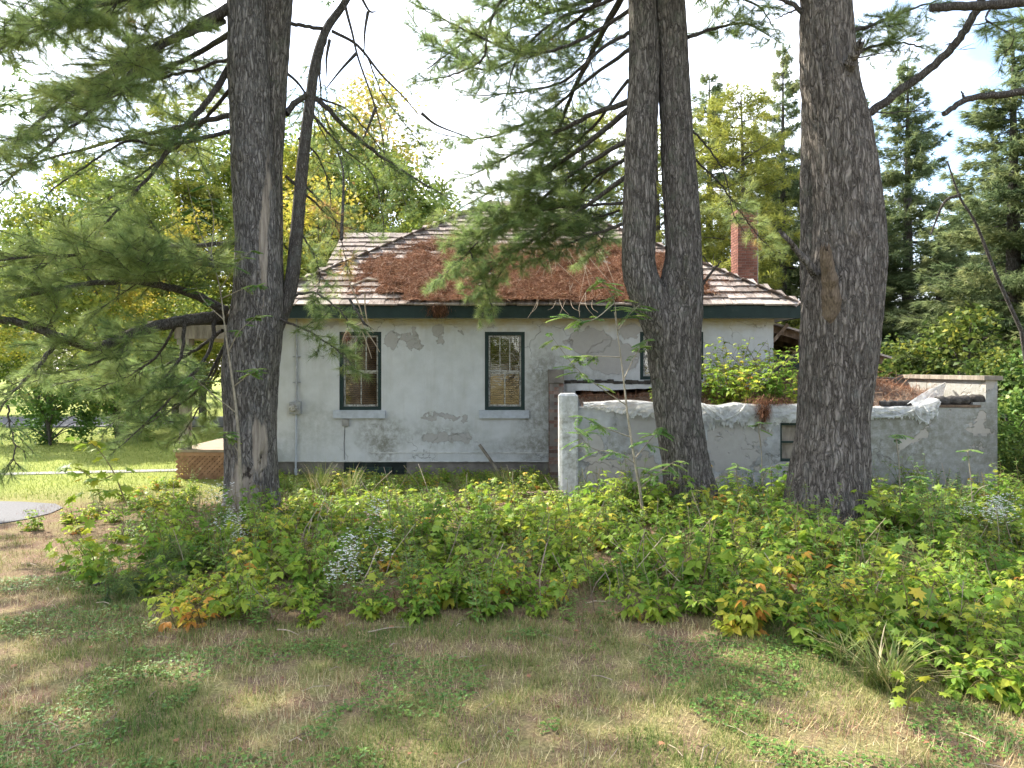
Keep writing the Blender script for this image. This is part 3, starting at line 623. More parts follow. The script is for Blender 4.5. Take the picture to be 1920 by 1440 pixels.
# torn plastic sheeting over the wall top
def tarp_mat():
    n = NT('plastic_sheet'); c = n.ramp(n.noise(n.coord(), 4, 5), [(.35, (.66, .67, .65)), (.6, (.86, .87, .87))])
    p = n.pbr(c, .22, n.bump(n.noise(n.coord('Object', (1, 1, 1.6)), 17, 5, .6, 1.2), .9, .03), .6)
    t = n.n('BsdfTranslucent', {'Color': c}).outputs[0]; tr = n.n('BsdfTransparent', {'Color': (.9, .9, .88)}).outputs[0]
    M['plastic_sheet'] = n.done(n.n('MixShader', {0: n.ramp(n.noise(n.coord('Object', (1, 1, 2)), 6, 4), [(.35, .42), (.65, .08)]), 1: n.n('MixShader', {0: .35, 1: p, 2: t}).outputs[0], 2: tr}).outputs[0])
tarp_mat()
def tarp(pts_px, label, seed, folds=()):
    """pts: (px, top py, bottom py) along the wall; hangs from the wall top in folds"""
    b = MB(); k = 20; m = 30 * (len(pts_px) - 1); va = []
    pxs = np.interp(np.linspace(0, len(pts_px) - 1, m + 1), range(len(pts_px)), [p[0] for p in pts_px])
    tops = np.interp(np.linspace(0, len(pts_px) - 1, m + 1), range(len(pts_px)), [p[1] for p in pts_px])
    bots = np.interp(np.linspace(0, len(pts_px) - 1, m + 1), range(len(pts_px)), [p[2] for p in pts_px])
    for i in range(m + 1):
        for j in range(k + 3):
            if j < 3: # lies back over the wall top
                x = gx(pxs[i]); z = gzz(tops[i]) + .008 + .006 * mnoise.noise((x * 5, j, seed)); y = GY + .28 - j * .1
            else:
                t = (j - 2) / k; x = gx(pxs[i]) + .05 * mnoise.noise((x * 2, t * 2, seed)); py = tops[i] + (bots[i] - tops[i]) * t * (1 + .35 * mnoise.noise((gx(pxs[i]) * 9, seed * 3., 1)) + .22 * mnoise.noise((gx(pxs[i]) * 31, seed * 5., 2)))
                z = gzz(py) + .018 * mnoise.noise((x * 6, t * 3, seed + 3)); d = .5 + .5 * math.sin(x * 9 + t * 5 + 3 * mnoise.noise((x * 1.5, t * 2.5, seed)))
                z += .02 * t * mnoise.noise((x * 25, 0, seed)); z += .05 * max(0, t - .5) * mnoise.noise((x * 4.5, 2, seed)); fo = (x * 5.5 + t * 2.2 * math.sin(x * 3.1 + seed) + .8 * mnoise.noise((x * 2, t, seed))) % 1; y = GY - .012 - .034 * min(1, t * 1.6) * (1 - abs(2 * fo - 1)) ** 1.6 - .03 * abs(mnoise.noise((x * 5 + t * 7, t * 2 - x * 2, seed + 2))) - .02 * min(1, t * 3) * (.2 + d) - .03 * abs(mnoise.noise((x * 14 - t * 9, t * 5, seed + 5))) - .015 * (.5 + mnoise.noise((x * 3 - t * 3, t * 4, seed + 9))) * min(1, t * 2)
            va.append((x, y, z))
    w_ = k + 3
    b.add(va, np.array([(i * w_ + j, (i + 1) * w_ + j, (i + 1) * w_ + j + 1, i * w_ + j + 1) for i in range(m) for j in range(w_ - 1)]))
    b.add([(x, y + .003, z) for x, y, z in va[:0]] or [va[0]] * 3, np.array([(0, 1, 2)]))
    o = tag(b.build('plastic_sheet', M['plastic_sheet'], smooth=True), label, 'sheet', 'torn plastic sheets on the outbuilding wall')
    for ln in folds:
        c = MB(); p = smooth_path([P(px, py, GY - .075) for px, py in ln], 7); c.tube(p, [.013 * (1 + .5 * mnoise.noise((i * .7, seed, 4))) for i in range(len(p))], 6); c.build('twisted_fold', M['plastic_sheet'], o, True)
    return o
tarp([(1095, 756, 765), (1130, 755, 768), (1160, 752, 776), (1190, 752, 780), (1240, 757, 783)], 'thin crumpled plastic strip beside the concrete end pillar', 1)
tarp([(1308, 754, 790), (1330, 760, 800), (1352, 762, 797), (1385, 756, 797), (1410, 759, 801), (1440, 760, 802), (1462, 760, 794), (1515, 759, 776)], 'wide sagging sheet of torn plastic between the two right trunks', 2, [[(1314, 757), (1328, 776), (1345, 789)], [(1320, 757), (1342, 775), (1356, 787)], [(1340, 788), (1362, 785), (1385, 774), (1398, 758)]])
tarp([(1618, 764, 788), (1650, 764, 785), (1690, 762, 782), (1712, 762, 786), (1735, 757, 795), (1760, 748, 772)], 'plastic sheet hanging down the block wall right of the largest trunk', 3, [[(1640, 783), (1680, 780), (1716, 768)], [(1712, 766), (1722, 782), (1738, 793)]])
b = MB(); va = []
for i in range(12):
    t = i / 11; a = P(1700, 758, GY - .03).lerp(P(1772, 717, GY + .9), t); c = P(1755, 772, GY - .1).lerp(P(1775, 722, GY + 1.0), t)
    for j in range(8):
        p = a.lerp(c, j / 7) + Vector((0, 0, .05 * math.sin(j * 2.1 + t * 3) * (1 - t * .5))); va.append(tuple(p))
b.add(va, np.array([(i * 8 + j, (i + 1) * 8 + j, (i + 1) * 8 + j + 1, i * 8 + j + 1) for i in range(11) for j in range(7)]))
tag(b.build('plastic_sheet', M['plastic_sheet'], smooth=True), 'pleated plastic flap pulled up towards the end wall coping', 'sheet', 'torn plastic sheets on the outbuilding wall')
# rolls of tar paper on the wall end
def roll(name, a, c, r, label, cat):
    b = MB(); n_ = 16; pts = [a.lerp(c, i / n_) + Vector((0, .03 * mnoise.noise((i * .6, 1, 2)), .025 * mnoise.noise((i * .5, 7, 2)))) for i in range(n_ + 1)]
    b.tube(pts, [r * (1 + .3 * mnoise.noise((i * .8, 3, 3))) for i in range(n_ + 1)], 9); return tag(b.build(name, M['tar'], smooth=True), label, cat)
roll('tar_roll', P(1755, 753, GY + .1), P(1846, 748, GY + .1), .085, 'dark roll of tar paper lying on the block wall end', 'roll')
roll('tar_roll', P(1650, 757, GY + .12), P(1715, 756, GY + .12), .055, 'thin dark strip of tar paper poking from under the plastic', 'roll')
b = MB(); b.box((gx(1752), GY - .02, zt_g + .002), (gx(1838), GY + .22, zt_g + .045)); tag(b.build('plank', M['rot_wood']), 'rotten dark plank under the tar roll on the wall', 'plank')

# ------------------------------------------------------------------ pines
def tuft_template(n, L0, wd, seed):
    r_ = np.random.default_rng(seed); v = []; f = []
    for i in range(n):
        th = r_.uniform(0, 2 * np.pi); sp = r_.uniform(.25, 1.05); l = L0 * r_.uniform(.7, 1.15)
        d = np.array([np.cos(th) * np.sin(sp), np.cos(sp), np.sin(th) * np.sin(sp) - .10]); d /= np.linalg.norm(d)
        s_ = np.cross(d, [0, 0, 1.] if r_.random() < .5 else [1., 0, 0]); s_ /= np.linalg.norm(s_) + 1e-9
        b0 = np.array([0, r_.uniform(-.03, .02), 0])
        v += [b0 - s_ * wd / 2, b0 + s_ * wd / 2, b0 + d * l]; f.append((3 * i, 3 * i + 1, 3 * i + 2))
    return np.array(v, dtype=np.float32), np.array(f)
class Pine:
    def __init__(s): s.W = MB(); s.p = []; s.d = []; s.sc = []; s.val = []; s.dead = MB()
    def tuft(s, p, d, sc_, val): s.p.append(tuple(p)); s.d.append(tuple(d)); s.sc.append(sc_); s.val.append(val)
    def twig(s, p, d, ln, fol, val, sub=True, gap=.07, sz=1.):
        n = 4; pts = [p]; dd = Vector(d).normalized()
        for i in range(n):
            dd = (dd + Vector((random.gauss(0, .12), random.gauss(0, .12), random.gauss(.01, .08)))).normalized(); pts.append(pts[-1] + dd * ln / n)
        if gap < .1 or sub: s.W.tube(pts[::2] if gap > .1 else pts, [max(.004, .011 * ln) * (1 - .8 * i / n) + .002 for i in (range(0, n + 1, 2) if gap > .1 else range(n + 1))], 3, cap=False)
        if fol > 0:
            k = max(2, int(ln / gap * fol * 1.15))
            for i in range(k):
                t = .3 + .7 * (i + random.random()) / k; q = t * n; j = min(int(q), n - 1); pp = pts[j].lerp(pts[j + 1], q - j)
                td = (pts[j + 1] - pts[j]).normalized() + Vector((random.gauss(0, .35), random.gauss(0, .35), random.gauss(.05, .3)))
                s.tuft(pp, td, sz * random.uniform(.75, 1.2), val + random.gauss(0, .10))
        if sub:
            for i in range(max(2, int(4.4 * ln / .5))):
                t = random.uniform(.25, .95) * n; j = min(int(t), n - 1); pp = pts[j].lerp(pts[j + 1], t - j); a = (pts[j + 1] - pts[j]).normalized()
                sd_ = a.cross(Vector((random.gauss(0, .4), random.gauss(0, .4), 1))).normalized() * random.choice((-1, 1))
                s.twig(pp, a * .8 + sd_ * .8 + Vector((0, 0, random.gauss(0, .2))), ln * random.uniform(.35, .6), fol * 1.15, val + random.gauss(0, .07), False, gap, sz)
    def limb(s, pts, r0, r1=.012, fol=1., tw=(.35, .8), every=.16, start=.3, droop=0., val=.4, sides=6, gap=.07, sz=1., mat=0):
        p = smooth_path(pts, 7)
        p = [q + Vector((random.gauss(0, .006), random.gauss(0, .006), random.gauss(0, .006))) for q in p]
        n = len(p) - 1; seg = [(p[i + 1] - p[i]).length for i in range(n)]; cum = np.concatenate([[0], np.cumsum(seg)]); tot = cum[-1]
        s.W.tube(p, [r0 + (r1 - r0) * (c / tot) ** .8 for c in cum], sides, m=mat)
        if every <= 0: return
        u = tot * start
        while u < tot:
            i = min(int(np.searchsorted(cum, u)) - 1, n - 1); i = max(i, 0); q = p[i].lerp(p[i + 1], (u - cum[i]) / max(seg[i], 1e-6)); a = (p[i + 1] - p[i]).normalized()
            t = u / tot
            for sg in (-1, 1):
                if random.random() < .12: continue
                side = a.cross(Vector((0, 0, 1)))
                if side.length < .2: side = Vector((random.gauss(0, 1), random.gauss(0, 1), 0))
                side = side.normalized() * sg
                d = a * random.uniform(.4, 1.) + side * random.uniform(.5, 1.1) + Vector((0, 0, random.gauss(.05, .35) - droop))
                s.twig(q, d, random.uniform(*tw) * (1.15 - .55 * t), fol, val + random.gauss(0, .10), True, gap, sz)
            u += every * random.uniform(.7, 1.3)
        s.twig(p[-1], p[-1] - p[-3], tw[0], fol, val, True, gap, sz)
    def needles(s, temps, b=None):
        b = b or MB(); p = np.array(s.p, dtype=np.float32); d = np.array(s.d); sz = np.array(s.sc); v = np.clip(np.array(s.val), 0, 1)
        if not len(p): return None
        rot = frames(d, rng.uniform(0, 6.28, len(p))); w_ = rng.integers(0, len(temps), len(p))
        for k, (tv, tf) in enumerate(temps):
            m = w_ == k; b.scatter(tv, tf, p[m], rot[m], sz[m], v[m])
        return b
NEAR = [tuft_template(17, .155, .0044, i) for i in range(4)]
FARN = [tuft_template(6, .19, .024, 10 + i) for i in range(3)]
SPRN = [tuft_template(6, .19, .024, 40 + i) for i in range(3)]
HIGH = [tuft_template(9, .26, .026, 20 + i) for i in range(3)]

def trunk(prof, Y, zbase, ztop_pts, seed, dy=lambda z: 0., sides=72, flare=.0, amp=.022):
    """prof: (py, px_left, px_right) down the trunk at distance Y; ztop_pts: (z, x, r) above the frame"""
    ks = sorted([(H + (YH - py) * Y / F, ((a + c) / 2 - 960) * Y / F, (c - a) / 2 * Y / F) for py, a, c in prof] + ztop_pts)
    z = np.array([k[0] for k in ks]); xc = np.array([k[1] for k in ks]); rc = np.array([k[2] for k in ks])
    zz = np.concatenate([np.arange(zbase, 8.2, .035), np.arange(8.2, z[-1], .25)])
    X = np.interp(zz, z, xc); Rr = np.interp(zz, z, rc)
    ker = np.ones(9) / 9; Xs = np.convolve(np.pad(X, 4, 'edge'), ker, 'valid'); Rs = np.convolve(np.pad(Rr, 4, 'edge'), ker, 'valid')
    v = []; 
    for i, h_ in enumerate(zz):
        fl = flare * math.exp(-max(0, h_ - zbase - .1) * 3.2)
        for j in range(sides):
            th = 2 * math.pi * j / sides; c_, s_ = math.cos(th), math.sin(th)
            n1 = mnoise.noise((c_ * 4.5 * max(Rs[i], .12) * 3 + seed, s_ * 4.5 * max(Rs[i], .12) * 3, h_ * 1.7)); n2 = mnoise.noise((c_ * 1.2 + seed * 3, s_ * 1.2, h_ * .6))
            lob = math.sin(th * 5 + seed) * .5 + math.sin(th * 3 + seed * 2) * .5
            rr = Rs[i] * (1 + .05 * n2 + fl * (.55 + .6 * lob)) + amp * (1 - 2 * abs(n1)) * min(1, Rs[i] / .2)
            v.append((Xs[i] + c_ * rr, Y + dy(h_) + s_ * rr, h_))
    b = MB(); nz_ = len(zz)
    b.add(v, np.array([(i * sides + j, i * sides + (j + 1) % sides, (i + 1) * sides + (j + 1) % sides, (i + 1) * sides + j) for i in range(nz_ - 1) for j in range(sides)]))
    return b
def crown_above(pn, cx, cy, z0, z1, rad, n, seed, keep=None, x_at=None):
    """whorled limbs of the crown above the picture's edge"""
    rr = random.Random(seed)
    for i in range(n):
        t = (i + rr.random()) / n; z = z0 + (z1 - z0) * t; az = rr.uniform(0, 6.283); ln = rad * (1 - .72 * t ** 1.3) * rr.uniform(.65, 1.1)
        x0 = x_at(z) if x_at else cx
        d = Vector((math.cos(az), math.sin(az), 0)); a = Vector((x0, cy, z)); up = .22 + .35 * t
        pts = [a, a + d * ln * .35 + Vector((0, 0, ln * up * .35)), a + d * ln * .7 + Vector((0, 0, ln * up * .55)), a + d * ln + Vector((0, 0, ln * up * .6))]
        pn.limb(pts, .022 + .012 * ln, .012, .8, (.6, 1.2), .40, .35, 0, .4, 5, .22, 1.0)
def place_tree(name, label, loc, group=None): return thing(name, label, 'tree', loc, 0, group)
def tree_part(b, name, mat, root, smooth=False): return wb(b, name, mat, root, smooth)

# --- left pine
LY = 10.7
lt_ = place_tree('pine_tree', 'tall forked pine with a decayed base and low sweeping limbs beside the porch', (P(472, 967, LY).x, LY, 0))
b = trunk([(980, 424, 524), (967, 426, 520), (900, 427, 517), (800, 424, 514), (700, 420, 519), (640, 426, 526), (560, 440, 528), (450, 446, 520), (320, 437, 511), (160, 430, 503), (0, 430, 494)], LY, -.15, [(10, -3.95, .25), (15, -3.9, .17), (20, -3.8, .05)], 1.3, flare=.2)
b.v = [x - np.array([lt_.location.x, LY, 0], dtype=np.float32) for x in b.v]; o = b.build('trunk', M['bark_left'], lt_, True)
b = trunk([(760, 486, 508), (690, 494, 518), (640, 500, 528), (560, 500, 532), (480, 494, 530), (320, 492, 528), (160, 488, 537), (0, 482, 546)], LY + .25, 1.7, [(10, -3.3, .22), (15, -2.9, .14), (18, -2.7, .04)], 4.1, sides=44, amp=.012)
tree_part(b, 'trunk', M['bark_mid'], lt_, True)
pl = Pine(); Q = lambda *a: [P(px, py, LY + dy) for px, py, dy in a]
pl.limb(Q((440, 10, 0), (330, 70, -.5), (220, 125, -1.0), (120, 190, -1.5), (30, 265, -1.9)), .085, .02, 1.1, (.5, 1.05), .15, .2, .05, .52)
pl.limb(Q((432, 125, 0), (385, 195, -.2), (335, 250, -.5), (285, 325, -.8), (200, 415, -1.2)), .06, .014, .9, (.35, .75), .2, .3, .05, .38)
pl.limb(Q((432, 110, 0), (350, 135, .4), (290, 150, .7), (200, 185, 1.1), (100, 190, 1.4)), .03, .01, 1., (.4, .8), .18, .2, .05, .42)
pl.limb(Q((435, 215, 0), (330, 240, .3), (240, 258, .6), (110, 292, 1.0), (-20, 325, 1.4)), .045, .012, .9, (.35, .75), .2, .3, -.05, .42)
pl.limb(Q((435, 245, 0), (320, 272, -.4), (235, 266, -.8), (150, 320, -1.2), (95, 358, -1.5)), .035, .01, .6, (.3, .6), .25, .35, .1, .4)
pl.limb(Q((425, 583, 0), (360, 552, -.5), (300, 535, -.9), (225, 527, -1.3), (120, 540, -1.8), (-10, 565, -2.2)), .075, .02, 1.1, (.45, .9), .13, .25, -.12, .54)
pl.limb(Q((422, 592, .1), (330, 604, -.3), (250, 624, -.8), (180, 650, -1.2), (110, 632, -1.6), (40, 606, -2.0), (-60, 590, -2.4)), .10, .04, 1.1, (.4, .8), .15, .35, -.18, .42, 8)
pl.limb(Q((432, 500, 0), (330, 490, -.6), (200, 478, -1.2), (90, 480, -1.8), (-30, 490, -2.3)), .045, .012, 1.1, (.5, .95), .14, .12, .0, .58)
pl.limb(Q((435, 455, 0), (350, 462, .5), (230, 470, 1.0), (110, 480, 1.3), (0, 500, 1.6)), .04, .012, 1.0, (.5, .9), .17, .15, .1, .52)
pl.limb(Q((112, 634, -1.6), (70, 690, -1.8), (20, 740, -2.0), (-10, 790, -2.1)), .035, .01, .9, (.25, .55), .17, .2, .15, .42)
pl.limb(Q((15, 760, -2.0), (20, 800, -2.0), (28, 850, -2.1), (10, 890, -2.1)), .012, .006, .8, (.15, .35), .16, .2, .1, .4)
pl.limb(Q((345, 606, -.3), (338, 670, -.3), (290, 725, -.5), (215, 790, -.8)), .03, .008, 1.0, (.3, .6), .15, .3, .1, .40)
pl.limb(Q((405, 590, 0), (388, 665, -.2), (330, 735, -.4), (235, 830, -.8)), .034, .008, 1.1, (.3, .65), .13, .3, .1, .38)
pl.limb(Q((420, 650, 0), (380, 720, .3), (320, 770, .5), (240, 815, .8)), .026, .008, 1.1, (.3, .6), .13, .3, .05, .36)
pl.limb(Q((438, 60, .1), (350, 110, .9), (240, 150, 1.5), (120, 170, 2.1), (0, 200, 2.6)), .05, .012, 1.0, (.45, .9), .18, .15, .05, .5)
pl.limb(Q((438, 160, .1), (360, 250, .7), (260, 330, 1.2), (170, 400, 1.6)), .035, .01, .9, (.4, .8), .18, .2, .05, .46)
pl.limb(Q((420, 40, 0), (300, 90, -.9), (180, 200, -1.6), (60, 300, -2.2), (-20, 360, -2.5)), .05, .012, 1.05, (.5, .95), .16, .3, .05, .54)
pl.limb(Q((418, 620, .1), (360, 660, .6), (290, 690, 1.1), (200, 700, 1.6), (110, 720, 2.0)), .03, .008, 1.1, (.4, .75), .13, .2, .08, .46)
pl.limb(Q((330, 606, -.3), (300, 660, -.1), (250, 700, .1), (180, 730, .3)), .024, .008, 1.1, (.35, .65), .14, .2, .08, .44)
pl.limb(Q((425, 640, .2), (400, 700, .6), (370, 770, .9), (330, 830, 1.2)), .022, .008, 1.1, (.3, .6), .14, .2, .1, .40)
pl.limb(Q((250, 624, -.8), (220, 660, -1.0), (150, 690, -1.2), (80, 700, -1.4)), .022, .008, 1.0, (.3, .6), .15, .2, .05, .46)
pl.limb(Q((440, -40, 0), (300, -15, -.6), (150, 20, -1.2), (0, 90, -1.9)), .06, .014, 1.15, (.5, 1.0), .11, .12, .05, .48)
pl.limb(Q((440, -60, .2), (330, -30, .8), (200, 0, 1.5), (60, 60, 2.0)), .06, .014, 1.1, (.5, 1.0), .13, .12, .05, .45)
pl.limb(Q((525, 600, -.1), (580, 622, -.4), (630, 655, -.6), (665, 690, -.7)), .022, .006, 1.2, (.2, .42), .12, .25, .1, .48)
pl.limb(Q((540, 560, .2), (585, 548, .2), (630, 575, .0), (660, 610, -.1)), .024, .008, .9, (.25, .45), .15, .3, .1, .40)
pl.limb(Q((535, 214, .3), (558, 190, .4), (590, 183, .5), (660, 250, .8), (735, 308, 1.1), (850, 376, 1.5)), .055, .008, .25, (.2, .55), .28, .25, .25, .34)
pl.limb(Q((535, 40, .3), (560, 47, .5), (610, 55, .8)), .03, .03, 0, every=0)
pl.limb(Q((575, 205, .4), (640, 275, .8), (700, 330, 1.0), (720, 420, 1.1)), .022, .006, .5, (.2, .5), .25, .2, .3, .36)
pl.limb(Q((535, 330, .3), (590, 380, .6), (640, 420, .9), (700, 440, 1.2)), .025, .006, .4, (.2, .5), .24, .2, .25, .5)
pl.limb(Q((530, 130, .3), (570, 170, .8), (600, 240, 1.2), (640, 300, 1.6)), .025, .006, .7, (.25, .6), .2, .2, .1, .36)
pl.limb(Q((600, 185, .5), (650, 205, .9), (700, 260, 1.2), (745, 330, 1.4), (760, 380, 1.5)), .018, .005, .12, (.2, .5), .16, .15, .35, .34)
pl.limb(Q((615, 60, .8), (600, 130, .9), (610, 220, 1.1), (650, 300, 1.3), (655, 400, 1.4)), .02, .005, .15, (.2, .5), .18, .15, .3, .36)
pl.limb(Q((560, 260, .4), (600, 300, .8), (620, 380, 1.1), (600, 450, 1.3)), .018, .005, .3, (.2, .5), .16, .15, .3, .5)
pl.limb(Q((690, 110, 1.0), (720, 180, 1.2), (780, 260, 1.4), (800, 300, 1.5)), .014, .004, .15, (.15, .4), .18, .15, .3, .4)
pl.limb(Q((575, 350, .4), (620, 400, .7), (640, 450, .9), (650, 500, 1.0)), .016, .005, .4, (.2, .4), .16, .15, .3, .97)
pl.limb(Q((548, 420, .3), (585, 470, .5), (600, 520, .6), (590, 560, .6)), .018, .005, .6, (.2, .45), .14, .2, .2, .5)
pl.limb(Q((655, 560, -.1), (672, 590, -.2), (690, 612, -.25)), .02, .012, 0, (.1, .22), .08, .3, .3)
crown_left = Pine(); crown_above(crown_left, -3.8, LY, 7.8, 19, 4.5, 34, 5, x_at=lambda z: -3.9)
near_n = len(pl.p)
stemL = Pine()   # leaning grey secondary stem
tree_part(pl.W, 'limbs', M['bark_thin'], lt_, True); tree_part(crown_left.W, 'limbs', M['bark_thin'], lt_, True)
b = crown_left.needles(HIGH, pl.needles(NEAR)); o = tree_part(b, 'crown', M['needle'], lt_)
b = MB(); b.tube(smooth_path(Q((508, 640, .1), (543, 545, .2), (556, 440, .3), (568, 300, .4), (580, 200, .5), (592, 115, .6), (612, 55, .8), (640, 15, 1.0), (665, -25, 1.2)), 10), np.linspace(.115, .05, 81), 14); o = tree_part(b, 'leaning_stem', M['bark_thin'], lt_, True)
b = MB()
for a in (Q((622, 58, .8), (670, 85, .9), (715, 140, 1.0), (755, 180, 1.1), (790, 222, 1.3)), Q((640, -20, .8), (652, 30, .8), (660, 60, .8), (672, 110, .8), (700, 190, .8), (716, 250, .8), (722, 310, .9)), Q((790, 212, 1.2), (820, 235, 1.3), (880, 258, 1.4)), Q((618, 75, .8), (612, 110, .7), (613, 145, .7)), Q((668, 100, .8), (640, 130, .8), (612, 165, .8)), Q((705, 200, .8), (690, 240, .8), (680, 262, .8)), Q((675, -10, .9), (692, 20, .9), (705, 22, .9)), Q((690, 22, .9), (684, 60, .9), (682, 110, .9)), Q((640, 450, .3), (644, 330, .6), (632, 280, .8))):
    b.tube(smooth_path(a, 6), np.linspace(.028, .008, 6 * (len(a) - 1) + 1), 6)
tree_part(b, 'dead_branch', M['bark_thin'], lt_, True)

# --- middle twin-stem pine
MY = 10.9
mt = place_tree('pine_tree', 'pine splitting into two upright stems above the outbuilding wall', (P(1300, 960, MY).x, MY, 0))
b = trunk([(975, 1250, 1352), (955, 1252, 1347), (920, 1250, 1344), (880, 1246, 1332), (840, 1240, 1324), (770, 1230, 1312), (700, 1221, 1311), (640, 1214, 1311), (600, 1215, 1314), (560, 1232, 1317), (480, 1252, 1314), (400, 1248, 1309), (320, 1243, 1303), (240, 1240, 1296), (100, 1232, 1288), (0, 1225, 1281)], MY, -.15, [(10, 2.35, .2), (15, 2.4, .13), (19, 2.4, .04)], 2.2, flare=.18)
tree_part(b, 'trunk', M['bark_mid'], mt, True)
b = trunk([(690, 1232, 1296), (640, 1216, 1290), (600, 1200, 1274), (560, 1183, 1256), (530, 1172, 1240), (500, 1167, 1226), (400, 1170, 1228), (300, 1172, 1231), (200, 1178, 1233), (100, 1182, 1235), (0, 1180, 1227)], MY - .06, 2.15, [(10, 1.8, .2), (15, 1.6, .13), (18, 1.5, .04)], 6.7, sides=56)
tree_part(b, 'trunk', M['bark_mid'], mt, True)
STUB_MID = (P(1281, 570, MY - .27), P(1289, 478, MY - .42))
pm = Pine(); Q = lambda *a: [P(px, py, MY + dy) for px, py, dy in a]
pm.limb(Q((1182, 190, 0), (1110, 215, .5), (1040, 250, 1.0), (960, 290, 1.5), (880, 330, 1.9)), .05, .012, 1.0, (.4, .8), .15, .25, 0, .40)
pm.limb(Q((1180, 205, 0), (1110, 262, .5), (1020, 330, 1.1), (950, 400, 1.6), (880, 470, 2.0)), .05, .012, 1.1, (.4, .85), .14, .25, .1, .38)
pm.limb(Q((1178, 262, 0), (1090, 315, .6), (1000, 385, 1.2), (930, 430, 1.7), (860, 450, 2.1)), .04, .01, 1.1, (.4, .8), .14, .25, .1, .42)
pm.limb(Q((1175, 330, 0), (1080, 400, .6), (1000, 450, 1.3), (930, 495, 1.9), (895, 545, 2.2)), .04, .01, 1.15, (.35, .75), .13, .3, .15, .40)
pm.limb(Q((1172, 420, 0), (1110, 440, .5), (1060, 460, 1.0), (1010, 480, 1.5)), .03, .008, 1., (.3, .65), .15, .2, .05, .34)
pm.limb(Q((1170, 300, .1), (1120, 330, .8), (1080, 370, 1.5), (1020, 400, 2.4)), .03, .008, 1., (.35, .7), .17, .2, 0, .36)
pm.limb(Q((1180, -30, .1), (1130, 60, .8), (1075, 170, 1.4), (1040, 260, 1.9), (1000, 330, 2.3)), .07, .02, .8, (.35, .75), .2, .2, .05, .36)
pm.limb(Q((1200, -120, .1), (1060, -60, .4), (950, -10, .8), (915, 60, 1.0), (905, 110, 1.1), (850, 140, 1.3), (790, 152, 1.5)), .05, .010, .9, (.35, .7), .17, .25, .15, .38)
pm.limb(Q((1200, -100, .1), (1060, -50, 1.), (960, 0, 1.6), (880, 70, 2.0), (800, 130, 2.3)), .05, .010, .9, (.4, .8), .19, .25, .1, .36)
pm.limb(Q((1185, -20, .1), (1120, 10, .4), (1040, 40, .8), (970, 110, 1.1), (950, 180, 1.2)), .04, .010, .9, (.4, .75), .19, .2, .2, .36)
pm.limb(Q((1185, 60, .1), (1130, 90, .2), (1060, 150, .4), (990, 170, .6), (900, 180, .8)), .035, .010, .8, (.35, .7), .2, .25, .1, .36)
pm.limb(Q((1290, 70, 0), (1350, 50, .3), (1400, 45, .6), (1445, 70, .9)), .035, .01, 1., (.3, .6), .15, .2, .1, .42)
pm.limb(Q((1285, -20, 0), (1360, -10, .3), (1420, 10, .6), (1450, 50, .9)), .035, .01, 1., (.3, .65), .15, .2, .1, .42)
pm.limb(Q((1230, 130, .3), (1215, 260, .8), (1130, 330, 1.5), (1060, 420, 2.2)), .03, .01, .9, (.35, .7), .2, .3, .1, .38)
pm.limb(Q((1298, 245, 0), (1330, 280, .2), (1360, 330, .3), (1375, 400, .4), (1392, 430, .4)), .018, .005, .0, (.1, .3), .3, .2, .2)
pm.limb(Q((1316, 535, -.1), (1335, 510, -.2), (1352, 490, -.3)), .025, .012, .0, every=0)
pm.limb(Q((1318, 480, 0), (1335, 500, .0), (1338, 476, .1)), .01, .004, .0, every=0)
pm.limb(Q((1190, -60, .1), (1090, 30, 1.0), (1000, 90, 1.8), (900, 130, 2.5), (790, 60, 3.0)), .04, .01, 1.0, (.45, .85), .15, .2, .1, .44)
pm.limb(Q((1185, 90, .1), (1100, 150, .9), (1010, 220, 1.7), (900, 260, 2.4), (820, 250, 3.0)), .035, .01, .95, (.4, .8), .16, .25, .1, .44)
pm.limb(Q((1180, 20, .1), (1080, 80, .3), (980, 100, .5), (880, 60, .7), (800, 20, .9)), .035, .01, .9, (.4, .75), .17, .3, .1, .5)
pm.limb(Q((1178, 150, 0), (1100, 250, .9), (1010, 320, 1.7), (900, 370, 2.4), (850, 400, 2.8)), .03, .008, 1.0, (.4, .8), .14, .25, .1, .55)
pm.limb(Q((960, 480, 2.1), (935, 520, 2.1), (915, 560, 2.1), (905, 590, 2.1)), .012, .005, 1.2, (.18, .36), .10, .1, .25, .62)
pm.limb(Q((880, 470, 2.0), (900, 510, 1.9), (915, 550, 1.8), (925, 585, 1.8)), .014, .006, 1.2, (.15, .35), .10, .1, .2, .50)
pm.limb(Q((950, 430, 2.2), (900, 460, 2.4), (850, 500, 2.6), (815, 530, 2.7)), .02, .006, 1.2, (.25, .5), .11, .1, .1, .44)
pm.limb(Q((1178, 380, 0), (1100, 385, .7), (1010, 395, 1.4), (930, 410, 2.0)), .03, .008, 1.1, (.35, .7), .13, .2, .05, .45)
pm.limb(Q((1160, 395, .4), (1100, 420, 1.2), (1130, 455, 1.9), (1090, 490, 2.4)), .02, .006, 1., (.3, .55), .14, .1, .1, .36)
pm.limb(Q((1305, 300, 0), (1350, 345, .6), (1390, 400, 1.2), (1420, 440, 1.7), (1450, 470, 2.0)), .018, .006, 1.1, (.25, .5), .12, .4, .05, .66)
crown_mid = Pine(); crown_above(crown_mid, 2.1, MY, 7.8, 18.5, 4.5, 34, 9)
tree_part(pm.W, 'limbs', M['bark_thin'], mt, True); tree_part(crown_mid.W, 'limbs', M['bark_thin'], mt, True); tree_part(crown_mid.needles(HIGH, pm.needles(NEAR)), 'crown', M['needle'], mt)

